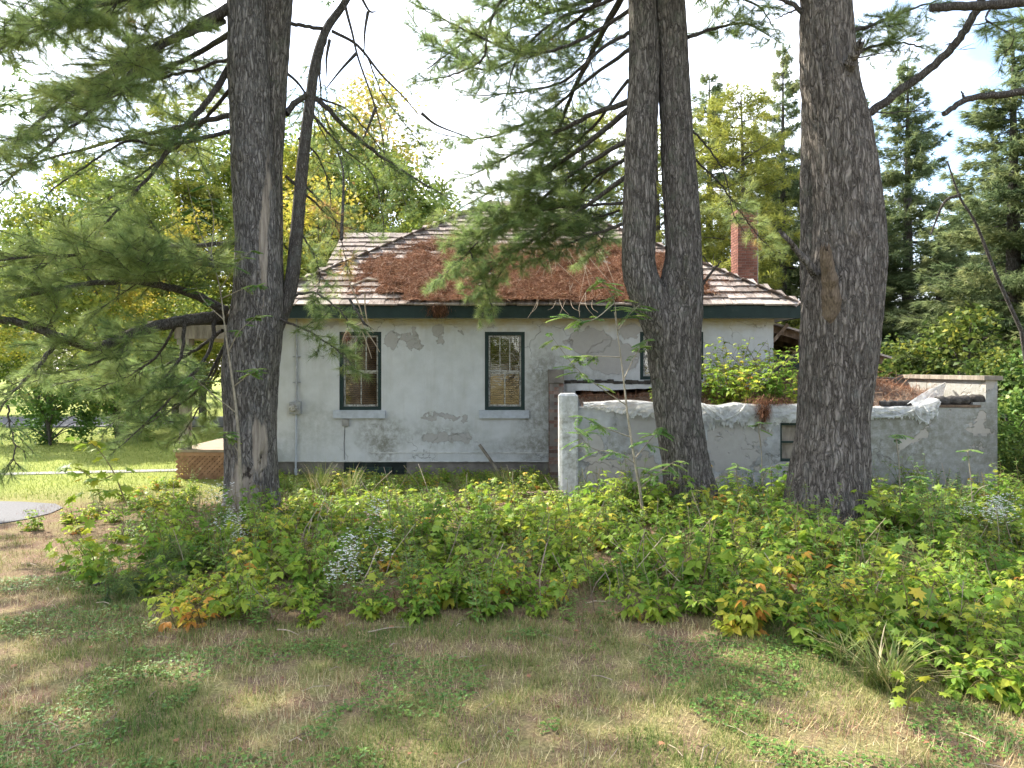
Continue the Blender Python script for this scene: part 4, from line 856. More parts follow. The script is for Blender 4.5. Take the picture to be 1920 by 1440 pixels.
# --- right big pine
RYY = 10.0
rtr = place_tree('pine_tree', 'largest pine with a thick furrowed trunk and a broken side stub', (P(1548, 985, RYY).x, RYY, 0))
b = trunk([(1005, 1466, 1630), (985, 1472, 1622), (940, 1478, 1618), (900, 1484, 1620), (840, 1497, 1622), (800, 1503, 1620), (720, 1506, 1630), (650, 1506, 1640), (560, 1510, 1649), (480, 1530, 1655), (400, 1532, 1650), (320, 1528, 1640), (240, 1519, 1628), (160, 1508, 1606), (100, 1507, 1598), (0, 1507, 1590)], RYY, -.15, [(9, 4.2, .27), (14, 4.1, .18), (20, 4.0, .05)], 8.8, flare=.16, sides=96, amp=.03)
tree_part(b, 'trunk', M['bark_right'], rtr, True)
b = trunk([(660, 1508, 1560), (560, 1505, 1560), (480, 1504, 1560), (320, 1504, 1558), (240, 1506, 1556), (100, 1507, 1550), (0, 1508, 1548)], RYY + .36, 2.2, [(9, 4.3, .14), (13, 4.4, .05)], 3.4, sides=48)
tree_part(b, 'trunk', M['bark_mid'], rtr, True)
def stub(root, a, c, r0, r1, seed, mat):
    """snapped limb: rough sleeve of bark ending in splinters"""
    rr = random.Random(seed); b = MB(); n_ = 10; a, c = Vector(a), Vector(c); pts = [a.lerp(c, i / n_) + Vector((rr.gauss(0, .006), rr.gauss(0, .006), 0)) for i in range(n_ + 1)]
    b.tube(pts, [(r0 + (r1 - r0) * i / n_) * (1 + .22 * mnoise.noise((i * .9, seed, 1))) for i in range(n_ + 1)], 12, cap=False)
    d = (c - a).normalized(); v0 = b.v[0]; v0 += np.array([[.018 * mnoise.noise((x * 22, y * 22, z * 9)) for _ in range(3)] for x, y, z in v0], dtype=np.float32); tip = v0[-12:].copy()
    for k in range(12):
        p0, p1 = Vector(tip[k]), Vector(tip[(k + 1) % 12]); t = (p0 + p1) / 2 + d * rr.uniform(.01, .12) + (c - (p0 + p1) / 2) * .35; base = (p0 + p1) / 2 + (c - (p0 + p1) / 2) * .6
        b.add([tuple(p0), tuple(p1), tuple(t), tuple(base)], np.array([(0, 1, 2), (1, 3, 2), (3, 0, 2)]))
    tree_part(b, 'broken_stub', M[mat], root, False)
stub(mt, STUB_MID[0], STUB_MID[1], .085, .045, 8, 'bark_mid')
stub(rtr, P(1562, 600, RYY - .30), P(1549, 470, RYY - .66), .14, .075, 3, 'split_wood')
stub(rtr, P(1530, 515, RYY - .26), P(1470, 440, RYY - .45), .06, .028, 4, 'bark_right')
stub(rtr, P(1580, 150, RYY - .24), P(1612, 84, RYY - .6), .10, .05, 5, 'bark_right')
pr = Pine(); Q = lambda *a: [P(px, py, RYY + dy) for px, py, dy in a]
pr.limb(Q((1610, 220, 0), (1640, 205, -.1), (1700, 160, -.2), (1760, 115, -.3), (1800, 70, -.4), (1830, 20, -.5), (1850, -30, -.6)), .06, .05, .0, (.15, .5), .6, .3, -.1, .4, 9)
pr.limb(Q((1590, 60, 0), (1640, 45, .3), (1700, 20, .6), (1760, 0, .9)), .035, .01, 1.0, (.35, .65), .16, .15, .15, .42)
pr.limb(Q((1592, 110, .1), (1640, 85, .5), (1690, 80, .9), (1730, 90, 1.2)), .03, .01, 1.0, (.3, .6), .16, .15, .1, .42)
pr.limb(Q((1510, 30, 0), (1490, 10, .0), (1450, -8, .0)), .04, .02, .0, every=0)
pr.limb(Q((1492, 18, .0), (1470, 28, .0), (1455, 36, .0)), .015, .006, .0, every=0)
pr.limb(Q((1625, 210, 0), (1660, 212, .1), (1700, 208, .2), (1755, 210, .3)), .012, .004, .0, (.1, .2), .5, .3)
pr.limb(Q((1605, 110, .0), (1650, 100, .0), (1690, 93, .0)), .012, .004, .0, (.1, .2), .5, .3)
crown_right = Pine(); crown_above(crown_right, 4.1, RYY, 7.5, 19.5, 4.7, 34, 3)
tree_part(pr.W, 'limbs', M['bark_thin'], rtr, True); tree_part(crown_right.W, 'limbs', M['bark_thin'], rtr, True); tree_part(crown_right.needles(HIGH, pr.needles(NEAR)), 'crown', M['needle'], rtr)

# --- pine just outside the frame on the right, its dead limbs reach in
ox, oy = 9.3, 9.2
ot = place_tree('pine_tree', 'pine whose bare dead limbs reach in from the right above the spruces', (ox, oy, 0))
b = trunk([], oy, -.15, [(-.2, ox, .36), (1, ox, .32), (8, ox, .25), (14, ox, .16), (19, ox, .04)], 5.5, sides=40); tree_part(b, 'trunk', M['bark_right'], ot, True)
po = Pine()
po.limb([(ox, oy, P(0, 140, oy).z), P(1990, 160, oy), P(1880, 178, oy), P(1815, 185, oy), P(1770, 213, oy)], .09, .035, .0, every=0, sides=9)
po.limb([P(1812, 186, oy), P(1806, 180, oy), P(1802, 170, oy)], .025, .008, .0, every=0)
po.limb([(ox, oy, P(0, -20, oy).z), P(2000, -5, oy), P(1880, 8, oy), P(1800, 12, oy), P(1745, 16, oy)], .10, .05, .0, every=0, sides=9)
po.limb([P(1860, 12, oy), P(1850, 40, oy), P(1900, 70, oy + .3), P(1880, 110, oy + .5)], .015, .006, .8, (.2, .4), .25, .2, .2, .4)
po.limb([(ox, oy, P(0, 30, oy).z), P(1980, 40, oy + .6), P(1900, 40, oy + 1.2), P(1830, 45, oy + 1.8)], .03, .01, .9, (.3, .6), .2, .3, .1, .38)
crown_outer = Pine(); crown_above(crown_outer, ox, oy, 7.2, 18, 4.4, 30, 13)
tree_part(po.W, 'limbs', M['bark_thin'], ot, True); tree_part(crown_outer.W, 'limbs', M['bark_thin'], ot, True); tree_part(crown_outer.needles(HIGH, po.needles(NEAR)), 'crown', M['needle'], ot)

# --- pine by the driveway, mostly out of frame: it shades the lawn
sx_, sy_ = -10.6, 9.3
st_ = place_tree('pine_tree', 'pine beside the driveway whose outer boughs hang in at the left', (sx_, sy_, 0))
b = trunk([], sy_, -.15, [(-.2, sx_, .38), (1, sx_, .33), (8, sx_, .26), (14, sx_, .16), (18, sx_, .04)], 7.5, sides=32); tree_part(b, 'trunk', M['bark_right'], st_, True)
shade_top = Pine(); crown_above(shade_top, sx_, sy_, 5.2, 17.5, 5.0, 52, 17)
tree_part(shade_top.W, 'limbs', M['bark_thin'], st_, True); tree_part(shade_top.needles(HIGH), 'crown', M['needle'], st_)
# ------------------------------------------------------------------ background trees
def spruce_mesh(h, rad, seed, dens=1., base=.08):
    rr = random.Random(seed); W = MB(); pos = []; dr_ = []; sz = []; val = []
    W.tube([(0, 0, -.2), (0, 0, h * .5), (0, 0, h)], [h * .014 + .05, h * .008 + .03, .01], 8)
    z = h * base
    while z < h * .985:
        t = z / h; nb = 7 if t < .8 else 5
        for k in range(nb):
            az = rr.uniform(0, 6.283); ln = rad * (1 - t) ** .8 * rr.uniform(.6, 1.12) + .12
            d = Vector((math.cos(az), math.sin(az), 0)); dr0 = rr.uniform(.05, .35) * (1 - t) - .5 * max(0, t - .6)
            tip = Vector((0, 0, z)) + d * ln + Vector((0, 0, -dr0 * ln + .12 * ln)); midp = Vector((0, 0, z)) + d * ln * .55 + Vector((0, 0, -dr0 * ln * .75))
            W.tube([(0, 0, z), midp, tip], [.02 + .006 * ln, .012, .005], 3, cap=False)
            bv = rr.gauss(.45, .16)
            n_ = max(6, int(ln * 46 * dens)); side = Vector((-d.y, d.x, 0))
            for i in range(n_):
                u = rr.uniform(.18, 1.03); p = (Vector((0, 0, z)).lerp(midp, u / .55) if u < .55 else midp.lerp(tip, (u - .55) / .45))
                sl = rr.gauss(0, .30) * ln * (1.15 - u) * .75; p = p + side * sl + Vector((0, 0, rr.gauss(-.05, .07) - .12 * abs(sl)))
                pos.append(tuple(p)); dd = d * .9 + side * (sl * 1.4 / (ln + .1) + rr.gauss(0, .35)) + Vector((0, 0, rr.gauss(-.12, .28))); dr_.append(tuple(dd)); sz.append(rr.uniform(.7, 1.25)); val.append(min(1, max(0, bv + rr.gauss(0, .12) + .12 * u)))
        z += h * .026 * rr.uniform(.7, 1.3) + .05
    b = MB(); p = np.array(pos, dtype=np.float32); rot = frames(np.array(dr_), rng.uniform(0, 6.28, len(p))); w_ = rng.integers(0, 3, len(p))
    for k in range(3):
        tv, tf = SPRN[k]; m = w_ == k; b.scatter(tv, tf, p[m], rot[m], np.array(sz)[m], np.array(val)[m])
    return W, b
def leaf_quads():
    return np.array([(-.03, 0, 0), (.0, -.045, .0), (.035, .01, .012), (.0, .06, -.01)], dtype=np.float32), np.array([(0, 1, 2, 3)])
LQ = leaf_quads()
def hardwood_mesh(h, rad, seed, n=9000, leaf=1.5, trunk_r=.16, low=.25, lobes=22, flat=.8):
    rr = random.Random(seed); r_ = np.random.default_rng(seed); W = MB()
    top = Vector((rr.gauss(0, .3), rr.gauss(0, .3), h * .8)); tr = smooth_path([(0, 0, -.2), (rr.gauss(0, .1), rr.gauss(0, .1), h * .3), tuple(top * .75), tuple(top)], 5)
    W.tube(tr, np.linspace(trunk_r, .03, len(tr)), 8)
    P_ = []; V_ = []
    for k in range(lobes):
        t = low + (1 - low) * (k + rr.random()) / lobes; az = rr.uniform(0, 6.283); q = rad * math.sin(math.pi * min(.96, (t - low) / (1 - low) * .8 + .2)) ** .7 * rr.uniform(.35, 1.)
        c = Vector((math.cos(az) * q, math.sin(az) * q, h * t)); st = tr[min(len(tr) - 1, int(len(tr) * max(.15, t - .25)))]
        W.tube(smooth_path([tuple(st), tuple(st.lerp(c, .5) + Vector((0, 0, .2))), tuple(c)], 4), np.linspace(trunk_r * .35, .012, 9), 4, cap=False)
        m = int(n / lobes * rr.uniform(.6, 1.4)); R0 = rad * rr.uniform(.28, .5)
        g = r_.normal(0, 1, (m, 3)); g /= np.linalg.norm(g, axis=1, keepdims=True); g *= (r_.random((m, 1)) ** .45) * R0; g[:, 2] *= flat
        nz_ = np.array([mnoise.noise((x * 1.3 / R0 + k, y * 1.3 / R0, z_ * 1.3 / R0)) for x, y, z_ in g]); keep = nz_ > -.18
        g = g[keep] + np.array(c); P_.append(g); bv = rr.gauss(.45, .17); V_.append(np.clip(bv + r_.normal(0, .12, len(g)), 0, 1))
    p = np.concatenate(P_).astype(np.float32); v = np.concatenate(V_); d = r_.normal(0, 1, (len(p), 3)); d[:, 2] *= .6
    b = MB(); b.scatter(LQ[0], LQ[1], p, frames(d, r_.uniform(0, 6.28, len(p))), leaf * r_.uniform(.6, 1.3, len(p)), v); return W, b
def put_tree(name, label, wm, cm, x, y, s=1., rz=None, group=None, sz_=None):
    t = thing(name, label, 'tree', (x, y, gz(x, y)), random.uniform(0, 6.28) if rz is None else rz, group); t.scale = (s, s, sz_ or s)
    link('trunk', wm, t); link('crown', cm, t); return t
def meshes(pair, bark_m, leaf_m): return pair[0].mesh('trunk', M[bark_m], True), pair[1].mesh('crown', M[leaf_m])
SP = [meshes(spruce_mesh(13, 2.9, i, 1.35), 'bark_thin', 'spruce') for i in (1, 2, 3)]
HW = [meshes(hardwood_mesh(9, 3.2, i, 34000, 1.45), 'bark_thin', 'hardwood') for i in (4, 5)]
def at(px, Y): return (px - 960) * Y / F
def hgt(py, Y): return H + (YH - py) * Y / F
# spruces at the right
for (px, top, Y, k, lab, wide) in [(1468, 82, 27, 0, 'narrow dark spruce rising between the chimney and the largest trunk', .85), (1702, 108, 25, 1, 'pale green spruce standing right of the largest trunk', 1.15), (1900, 40, 18.5, 2, 'tall shaggy spruce at the right beyond the outbuilding corner', 1.35), (1330, 130, 32, 1, 'spruce behind the middle twin-stem pine', 1.1), (1408, 230, 29, 0, 'shorter spruce rising behind the brick chimney', 1.1), (1600, 160, 34, 2, 'spruce half hidden behind the largest trunk', 1.1), (1800, 330, 28, 0, 'far spruce in the gap right of the pale green one', 1.5), (2040, 0, 17, 1, 'big spruce at the right edge of the yard', 1.2), (1960, 200, 26, 0, 'further spruce behind the tall shaggy one', 1.3), (1640, 380, 24, 2, 'low spreading spruce behind the fallen outbuilding roof', 1.7), (1760, 420, 23, 1, 'bushy young spruce left of the tall shaggy one', 1.8)]:
    hh = hgt(top, Y); s = hh / 13; t = put_tree('spruce_tree', lab, SP[k][0], SP[k][1], at(px, Y), Y, s * wide, None, 'spruces behind the outbuilding', s)
# pale pine foliage behind the chimney and mid trunk
def pale_pine(px, Y, top, seed, label, rad=2.6):
    hh = hgt(top, Y); pn = Pine(); rr = random.Random(seed)
    pn.W.tube([(0, 0, -.2), (.1, 0, hh * .5), (0, 0, hh)], [.2, .13, .02], 8)
    for i in range(80):
        t = .12 + .86 * (i + rr.random()) / 80; az = rr.uniform(0, 6.283); ln = rad * (1 - .7 * t) * rr.uniform(.6, 1.1); d = Vector((math.cos(az), math.sin(az), 0)); a = Vector((.1 * (1 - abs(2 * t - 1)), 0, hh * t))
        pn.limb([a, a + d * ln * .5 + Vector((0, 0, .1 * ln)), a + d * ln + Vector((0, 0, .2 * ln))], .03, .008, 1., (.5, .9), .32, .2, .05, .5, 4, .17, 1.15)
    t = thing('pine_tree', label, 'tree', (at(px, Y), Y, 0), 0); link('trunk', pn.W.mesh('trunk', M['bark_thin'], True), t); link('crown', pn.needles(FARN).mesh('crown', M['needle_sun']), t)
pale_pine(1390, 24.5, 180, 21, 'sunlit pale green pine behind the brick chimney', 2.9)
pale_pine(1230, 27, 230, 22, 'sunlit pale pine seen between the two stems of the middle pine', 3.6)
pale_pine(1090, 29, 200, 25, 'pale feathery pine rising behind the roof ridge', 3.6)
pale_pine(1500, 30, 330, 26, 'pale pine low behind the largest trunk', 4.0)
pale_pine(330, 31, 160, 27, 'tall pale pine behind the porch', 4.6)
# autumn tree behind the left dormer
am = meshes(hardwood_mesh(14, 3.6, 31, 13000, 1.8, .2, .45, 26), 'bark_thin', 'autumn')
put_tree('autumn_tree', 'tall thin tree with pale gold leaves behind the dormer', am[0], am[1], at(705, 34), 34, hgt(175, 34) / 14, 1.)
# hardwoods at the left
for (px, Y, top, k, lab) in [(90, 21.5, 420, 0, 'leafy green tree on the far lawn beside the road, foliage to the ground'), (225, 22.5, 330, 1, 'thick trunked broadleaf tree on the lawn right before the road'), (380, 30, 330, 0, 'yellow green tree beyond the road behind the porch'), (-60, 33, 380, 1, 'broadleaf tree beyond the road at the far left'), (180, 36, 300, 0, 'tall broadleaf tree across the road behind the lawn trees'), (500, 36, 250, 1, 'tall yellow green tree behind the porch roof'), (330, 26, 480, 1, 'small broadleaf tree by the road next to the porch column'), (600, 29, 270, 0, 'broad yellow green tree behind the house seen past the leaning stem'), (730, 30, 310, 1, 'rounded yellow green tree close behind the dormer'), (660, 33, 230, 0, 'taller yellow green tree behind the dormer ridge')]:
    hh = hgt(top, Y); s = hh / 9.4; put_tree('broadleaf_tree', lab, HW[k][0], HW[k][1], at(px, Y), Y, s, random.uniform(0, 6), 'broadleaf trees by the road')
# shrubs round two lawn trees and at the right of the outbuilding
SH = [meshes(hardwood_mesh(2.4, 1.3, i, 4200, 1.1, .05, .08, 30, .9), 'bark_thin', 'shrub_leaf') for i in (41, 42)]
SHD = [meshes(hardwood_mesh(2.2, 1.3, i, 5200, 1.2, .05, .05, 20, .9), 'bark_thin', 'weed') for i in (43,)]
def shrub(px, Y, top, k, lab, dark=False, grp=None, x=None):
    m = (SHD if dark else SH)[k]; hh = hgt(top, Y); t = put_tree('shrub', lab, m[0], m[1], at(px, Y), Y, hh / 2.5, None, grp); t['category'] = 'shrub'
shrub(95, 20.5, 690, 0, 'dense dark shrub round the foot of a lawn tree beside the road', True)
shrub(225, 21.5, 700, 0, 'dark rounded shrub at the base of the thick trunked lawn tree', True)
shrub(1700, 18.5, 640, 0, 'yellow green shrub behind the sunken roof right of the largest trunk')
shrub(1815, 17.2, 590, 1, 'bright yellow leaved shrub rising behind the end wall coping')
shrub(1905, 15.5, 650, 0, 'leafy shrub just past the outbuilding end wall')
shrub(1925, 13.2, 720, 0, 'dark green shrub beside the block wall corner', True)
shrub(1960, 12.0, 780, 1, 'low yellow green shrub at the far end of the block wall')
shrub(1600, 19.5, 640, 1, 'tangled shrub behind the largest pine trunk')
shrub(1990, 14.6, 640, 0, 'tall dark thicket shrub beyond the block wall', True)
shrub(2060, 16.5, 560, 1, 'yellowing tall shrub behind the dark thicket')
# far tree line
i = 0
for k, (x, y) in enumerate([(-62, 60), (-50, 52), (-42, 60), (-36, 48), (-29, 56), (-22, 46), (-16, 55), (-9, 47), (-3, 54), (4, 46), (10, 54), (16, 44), (22, 52), (27, 40), (33, 48), (40, 42), (48, 50), (-75, 56), (58, 48)]):
    m = HW[k % 2] if x < 2 else (SP[k % 3] if k % 3 else HW[0]); s = random.uniform(.9, 1.2)
    put_tree('far_tree', 'hazy tree in the distant tree line behind the house and road', m[0], m[1], x, y, s, None, 'distant tree line')

for k, (x, y) in enumerate([(-16, -16), (-8, -20), (0, -17), (7, -21), (15, -16), (23, -22), (-25, -22)]):
    put_tree('yard_tree', 'broadleaf tree on the open side of the yard facing the windows', HW[k % 2][0], HW[k % 2][1], x, y, 1.0, None, 'trees on the open side of the yard')
# ------------------------------------------------------------------ undergrowth
def leaflet(L0, wd, droop=.3, fold=.18):
    v = []; ts = (0, .3, .62, 1.); ws = (0, wd * .5, wd * .38, 0)
    for t, w_ in zip(ts, ws):
        z = -droop * L0 * t * t
        v += [(0, L0 * t, z)] if w_ == 0 else [(0, L0 * t, z), (-w_, L0 * t - .01 * L0, z + fold * w_), (w_, L0 * t - .01 * L0, z + fold * w_)]
    f = [(0, 2, 1), (0, 1, 3), (1, 2, 5), (1, 5, 4), (1, 4, 6), (1, 6, 3), (4, 5, 7), (4, 7, 6)]
    # 0 base, 1 mid,2 L,3 R,4 mid2,5 L2,6 R2,7 tip
    return np.array(v, dtype=np.float32), np.array(f)
def maple_leaf(L0):
    an = [(0, 0), (-.42, -.12), (-.28, .12), (-.62, .30), (-.30, .42), (-.36, .72), (-.13, .62), (0, 1.), (.13, .62), (.36, .72), (.30, .42), (.62, .30), (.28, .12), (.42, -.12)]
    v = [(0, .35 * L0, .03 * L0)] + [(x * L0, y * L0, -.22 * L0 * (x * x * 1.2 + max(0, y - .35) ** 2)) for x, y in an]; n_ = len(an)
    return np.array(v, dtype=np.float32), np.array([(0, 1 + (i + 1) % n_, 1 + i) for i in range(n_)])
LF = leaflet(1., .62); LFN = leaflet(1., .34, .25); LFP = leaflet(1., .38, .12, .1); ML = maple_leaf(1.)
class Plant:
    def __init__(s): s.st = MB(); s.g = {}
    def leaf(s, T, p, d, sz, val, roll=0.): s.g.setdefault(id(T), (T, [], [], [], [], []));  g = s.g[id(T)]; g[1].append(tuple(p)); g[2].append(tuple(d)); g[3].append(sz); g[4].append(val); g[5].append(roll)
    def leaves(s):
        b = MB()
        for T, p, d, sz, v, r_ in s.g.values(): b.scatter(T[0], T[1], np.array(p, dtype=np.float32), frames(np.array(d), np.array(r_)), np.array(sz), np.clip(np.array(v), 0, 1))
        return b
def cane(pl_, a, d, ln, r_, n=6, droop=.5, st_val=.4):
    pts = [Vector(a)]; dd = Vector(d).normalized()
    for i in range(n): dd = (dd + Vector((random.gauss(0, .08), random.gauss(0, .08), -droop * (i / n) * .35))).normalized(); pts.append(pts[-1] + dd * ln / n)
    pl_.st.tube(pts, np.linspace(r_, r_ * .4, n + 1), 4, st_val, cap=False); return pts
def bramble(seed, hh=.7, nc=5, yel=.0):
    random.seed(seed); q = Plant()
    for c in range(nc):
        az = random.uniform(0, 6.28); lean = random.uniform(.2, 1.0); pts = cane(q, (random.gauss(0, .05), random.gauss(0, .05), -.03), (math.cos(az) * lean, math.sin(az) * lean, 1), hh * random.uniform(.7, 1.15), .006, 6, .8, .2)
        bv = random.gauss(.42 + yel, .13)
        for i in range(1, 7):
            for rep_ in range(random.choice((2, 2, 3))):
                p = pts[i].lerp(pts[i - 1], random.random()); a2 = random.uniform(0, 6.28); out = Vector((math.cos(a2), math.sin(a2), random.uniform(.0, .5))).normalized()
                pe = p + out * random.uniform(.06, .12); q.st.tube([p, pe], .0022, 3, .6, cap=False)
                lv = bv + random.gauss(0, .1) + (.25 if random.random() < .05 else 0) - .03 * i + .08; sd_ = out.cross(Vector((0, 0, 1))).normalized()
                L0 = random.uniform(.055, .10) * (1.1 if i < 5 else .75)
                q.leaf(LF, pe, out + Vector((0, 0, random.uniform(-1.0, -.1))), L0 * 1.15, lv, random.gauss(0, .5))
                for sg in (-1, 1):
                    q.leaf(LF, pe - out * .012, out * .5 + sd_ * sg + Vector((0, 0, -.3)), L0 * .9, lv + random.gauss(0, .03), random.gauss(0, .3))
    return q.st.mesh('stems', M['stem'], True), q.leaves().mesh('foliage', M['bramble'])
def maple_seedling(seed, hh=.7, n=15):
    random.seed(seed); q = Plant()
    for c in range(random.randint(1, 3)):
        az = random.uniform(0, 6.28); pts = cane(q, (random.gauss(0, .06), random.gauss(0, .06), -.03), (math.cos(az) * .3, math.sin(az) * .3, 1), hh * random.uniform(.7, 1.1), .006, 6, .2, .3); bv = random.gauss(.45, .15)
        for i in range(n):
            u = 2 + 4 * i / n; j = min(int(u), 5); p = pts[j].lerp(pts[j + 1], u - j); a2 = random.uniform(0, 6.28); out = Vector((math.cos(a2), math.sin(a2), .35)).normalized(); pe = p + out * random.uniform(.06, .14)
            q.st.tube([p, pe], .002, 3, .8, cap=False); q.leaf(ML, pe, out + Vector((0, 0, random.uniform(-.9, -.2))), random.uniform(.06, .105), bv + random.gauss(0, .12), random.gauss(0, .4))
    return q.st.mesh('stems', M['stem'], True), q.leaves().mesh('foliage', M['maple_leaf'])
def weed_plant(seed, hh=.8, nc=6, flowers=False, leafL=.07):
    random.seed(seed); q = Plant(); fl = MB()
    for c in range(nc):
        az = random.uniform(0, 6.28); lean = random.uniform(.05, .3); pts = cane(q, (random.gauss(0, .06), random.gauss(0, .06), -.03), (math.cos(az) * lean, math.sin(az) * lean, 1), hh * random.uniform(.7, 1.15), .004, 6, .1, .5); bv = random.gauss(.45, .15)
        for i in range(30):
            u = random.uniform(.4, 6); j = min(int(u), 5); p = pts[j].lerp(pts[j + 1], u - j); a2 = random.uniform(0, 6.28); q.leaf(LFN, p, (math.cos(a2), math.sin(a2), random.uniform(-.1, .7)), leafL * random.uniform(.6, 1.2) * (1.2 - u / 9), bv + random.gauss(0, .1), random.gauss(0, .4))
        if flowers:
            for i in range(26):
                p = pts[5].lerp(pts[6], random.uniform(-.3, 1.15)) + Vector((random.gauss(0, .045), random.gauss(0, .045), random.gauss(0, .03)))
                for k in range(4):
                    a2 = k * 1.57 + random.random(); fl.add([tuple(p), tuple(p + Vector((math.cos(a2) * .014, math.sin(a2) * .014, .004))), tuple(p + Vector((math.cos(a2 + .8) * .014, math.sin(a2 + .8) * .014, .004)))], np.array([(0, 1, 2)]), random.random())
    r_ = [q.st.mesh('stems', M['stem'], True), q.leaves().mesh('foliage', M['weed'])]
    if flowers: r_.append(fl.mesh('blossom', M['white_petal']))
    return r_
BRM = [bramble(100 + i, random.uniform(.40, .60), random.randint(5, 7), y_) for i, y_ in enumerate((.04, .06, .12, .17, -.06, -.0, .20))]
MPM = [maple_seedling(200 + i, .42 + .06 * i) for i in range(5)]
WDM = [weed_plant(300 + i, .45 + .1 * i) for i in range(3)]
AST = [weed_plant(320 + i, .75, 5, True, .05) for i in range(2)]
random.seed(77)
def front_edge(x):
    """distance at which the thicket starts, for a given x"""
    pts = [(-7.5, 10.2), (-5.4, 9.6), (-4.4, 7.6), (-3.6, 6.6), (-2.6, 6.15), (-1., 6.15), (0, 6.2), (1.5, 6.2), (2.3, 5.9), (2.8, 5.4), (3.2, 5.1), (4.2, 5.0), (6, 5.0), (9, 5.0)]
    return float(np.interp(x, [p[0] for p in pts], [p[1] for p in pts])) + .35 * mnoise.noise((x * 1.1, 3.3, 1))
TR = [(lt_.location.x, LY, .5), (mt.location.x, MY, .5), (rtr.location.x, RYY, .65)]
def blocked(x, y):
    if any((x - a) ** 2 + (y - c) ** 2 < r_ * r_ for a, c, r_ in TR): return True
    if x > gx(1048) - .1 and y > GY - .3 and x < XE + .1: return True
    if y > WY - .2 and XL - .1 < x < XR: return True
    if x < XL + .05 and y > PY - .3: return True
    return False
spots = []
tries = 0
while len(spots) < 850 and tries < 60000:
    tries += 1
    x = random.uniform(-6.6, 8.6); y = random.uniform(4.9, 14.5)
    fe = front_edge(x)
    if y < fe or blocked(x, y) or abs(x) > .76 * y + .6: continue
    if x < -4.0 and random.random() < .75: continue
    dens = 1.1 * mnoise.noise((x * .8, y * .8, 9)) + .50
    if y > 12.4: dens -= .25
    if y < fe + .5: dens += .2
    if x > 3.4 and y < 6.2: dens -= .1
    if random.random() > dens + .35: continue
    if any((x - a) ** 2 + (y - c) ** 2 < .028 for a, c, _ in spots): continue
    spots.append((x, y, fe))
def put_plant(name, ms, x, y, s, label, cat, group, rz=None, tl=0.):
    t = thing(name, label, cat, (x, y, gz(x, y)), random.uniform(0, 6.28) if rz is None else rz, group); t.scale = (s, s, s * random.uniform(.9, 1.1)); t.rotation_euler.x = random.gauss(0, .06); t.rotation_euler.y = random.gauss(0, .06)
    for m in ms: link(m.name.split('.')[0], m, t)
    return t
extra = MB(); kinds = {'b': 0, 'm': 0, 'w': 0}
def add_mesh_to(mb, me, mat, m):
    n_ = len(me.vertices); v = np.empty(n_ * 3, dtype=np.float32); me.vertices.foreach_get('co', v); v = v.reshape(-1, 3) @ np.array(mat.to_3x3()).T + np.array(mat.translation)
    val = np.empty(n_, dtype=np.float32); me.attributes['v'].data.foreach_get('value', val)
    me.calc_loop_triangles(); k = len(me.loop_triangles); f = np.empty(k * 3, dtype=np.int32); me.loop_triangles.foreach_get('vertices', f); mb.add(v, f.reshape(-1, 3), val, m)
TONE = ['fresh green', 'mid green', 'yellow green', 'yellowing', 'dark green', 'deep green', 'golden yellow']
def zone(x, y, fe):
    if y > 11.6: return 'close to the foundation under the windows' if x < .8 else 'at the foot of the outbuilding wall'
    if x < -3.0: return 'before the decayed pine trunk' if y < 9.6 else 'between the decayed pine and the porch'
    if y < fe + .9: return 'at the lawn edge below the windows' if x < .6 else ('at the lawn edge below the twin-stem pine' if x < 2.6 else 'beside the big arching grass tuft')
    if x < .7: return 'between the lawn and the house windows'
    if x < 2.9: return 'around the twin-stem pine'
    return 'around the largest pine trunk' if x < 5.2 else 'before the block wall end'
spots.sort(key=lambda s: s[1])
for (x, y, fe) in spots:
    r_ = random.random(); hs = min(1.05, .8 + .12 * (y - fe)) * random.choice((.65, .8, .95, 1.1, 1.35)) * random.uniform(.9, 1.1) * (1 if y < 8.5 or x > 1 else max(.6, 1 - .12 * (y - 8.5)))
    if y > 12.4: hs = .55
    if r_ < .46:
        k = random.choices(range(7), (3, 3, 3, 2, 2, 2, 1))[0]
        if x > .5: k = random.choices(range(7), (3, 3, 2, 1, 3, 3, .6))[0]
        if kinds['b'] < 270: zn = zone(x, y, fe); put_plant('bramble_bush', BRM[k], x, y, hs, TONE[k] + ' bramble plant ' + zn, 'bramble', TONE[k] + ' brambles ' + zn); kinds['b'] += 1
        else:
            mt_ = Matrix.Translation((x, y, gz(x, y))) @ Matrix.Rotation(random.uniform(0, 6.28), 4, 'Z') @ Matrix.Scale(hs, 4)
            add_mesh_to(extra, BRM[k][1], mt_, 0); add_mesh_to(extra, BRM[k][0], mt_, 1)
    elif r_ < .66: zn = zone(x, y, fe); put_plant('maple_seedling', MPM[random.randrange(5)], x, y, hs * 1.05, 'maple seedling with lobed leaves ' + zn, 'seedling', 'maple seedlings ' + zn)
    else: zn = zone(x, y, fe); put_plant('tall_weed', WDM[random.randrange(3)], x, y, hs * .95, 'upright weed with narrow dull leaves ' + zn, 'weed', 'upright weeds ' + zn)
if extra.n: tag(extra.build('thicket_fill', [M['bramble'], M['stem']]), 'mass of bramble leaves filling the back of the thicket', kind='stuff')
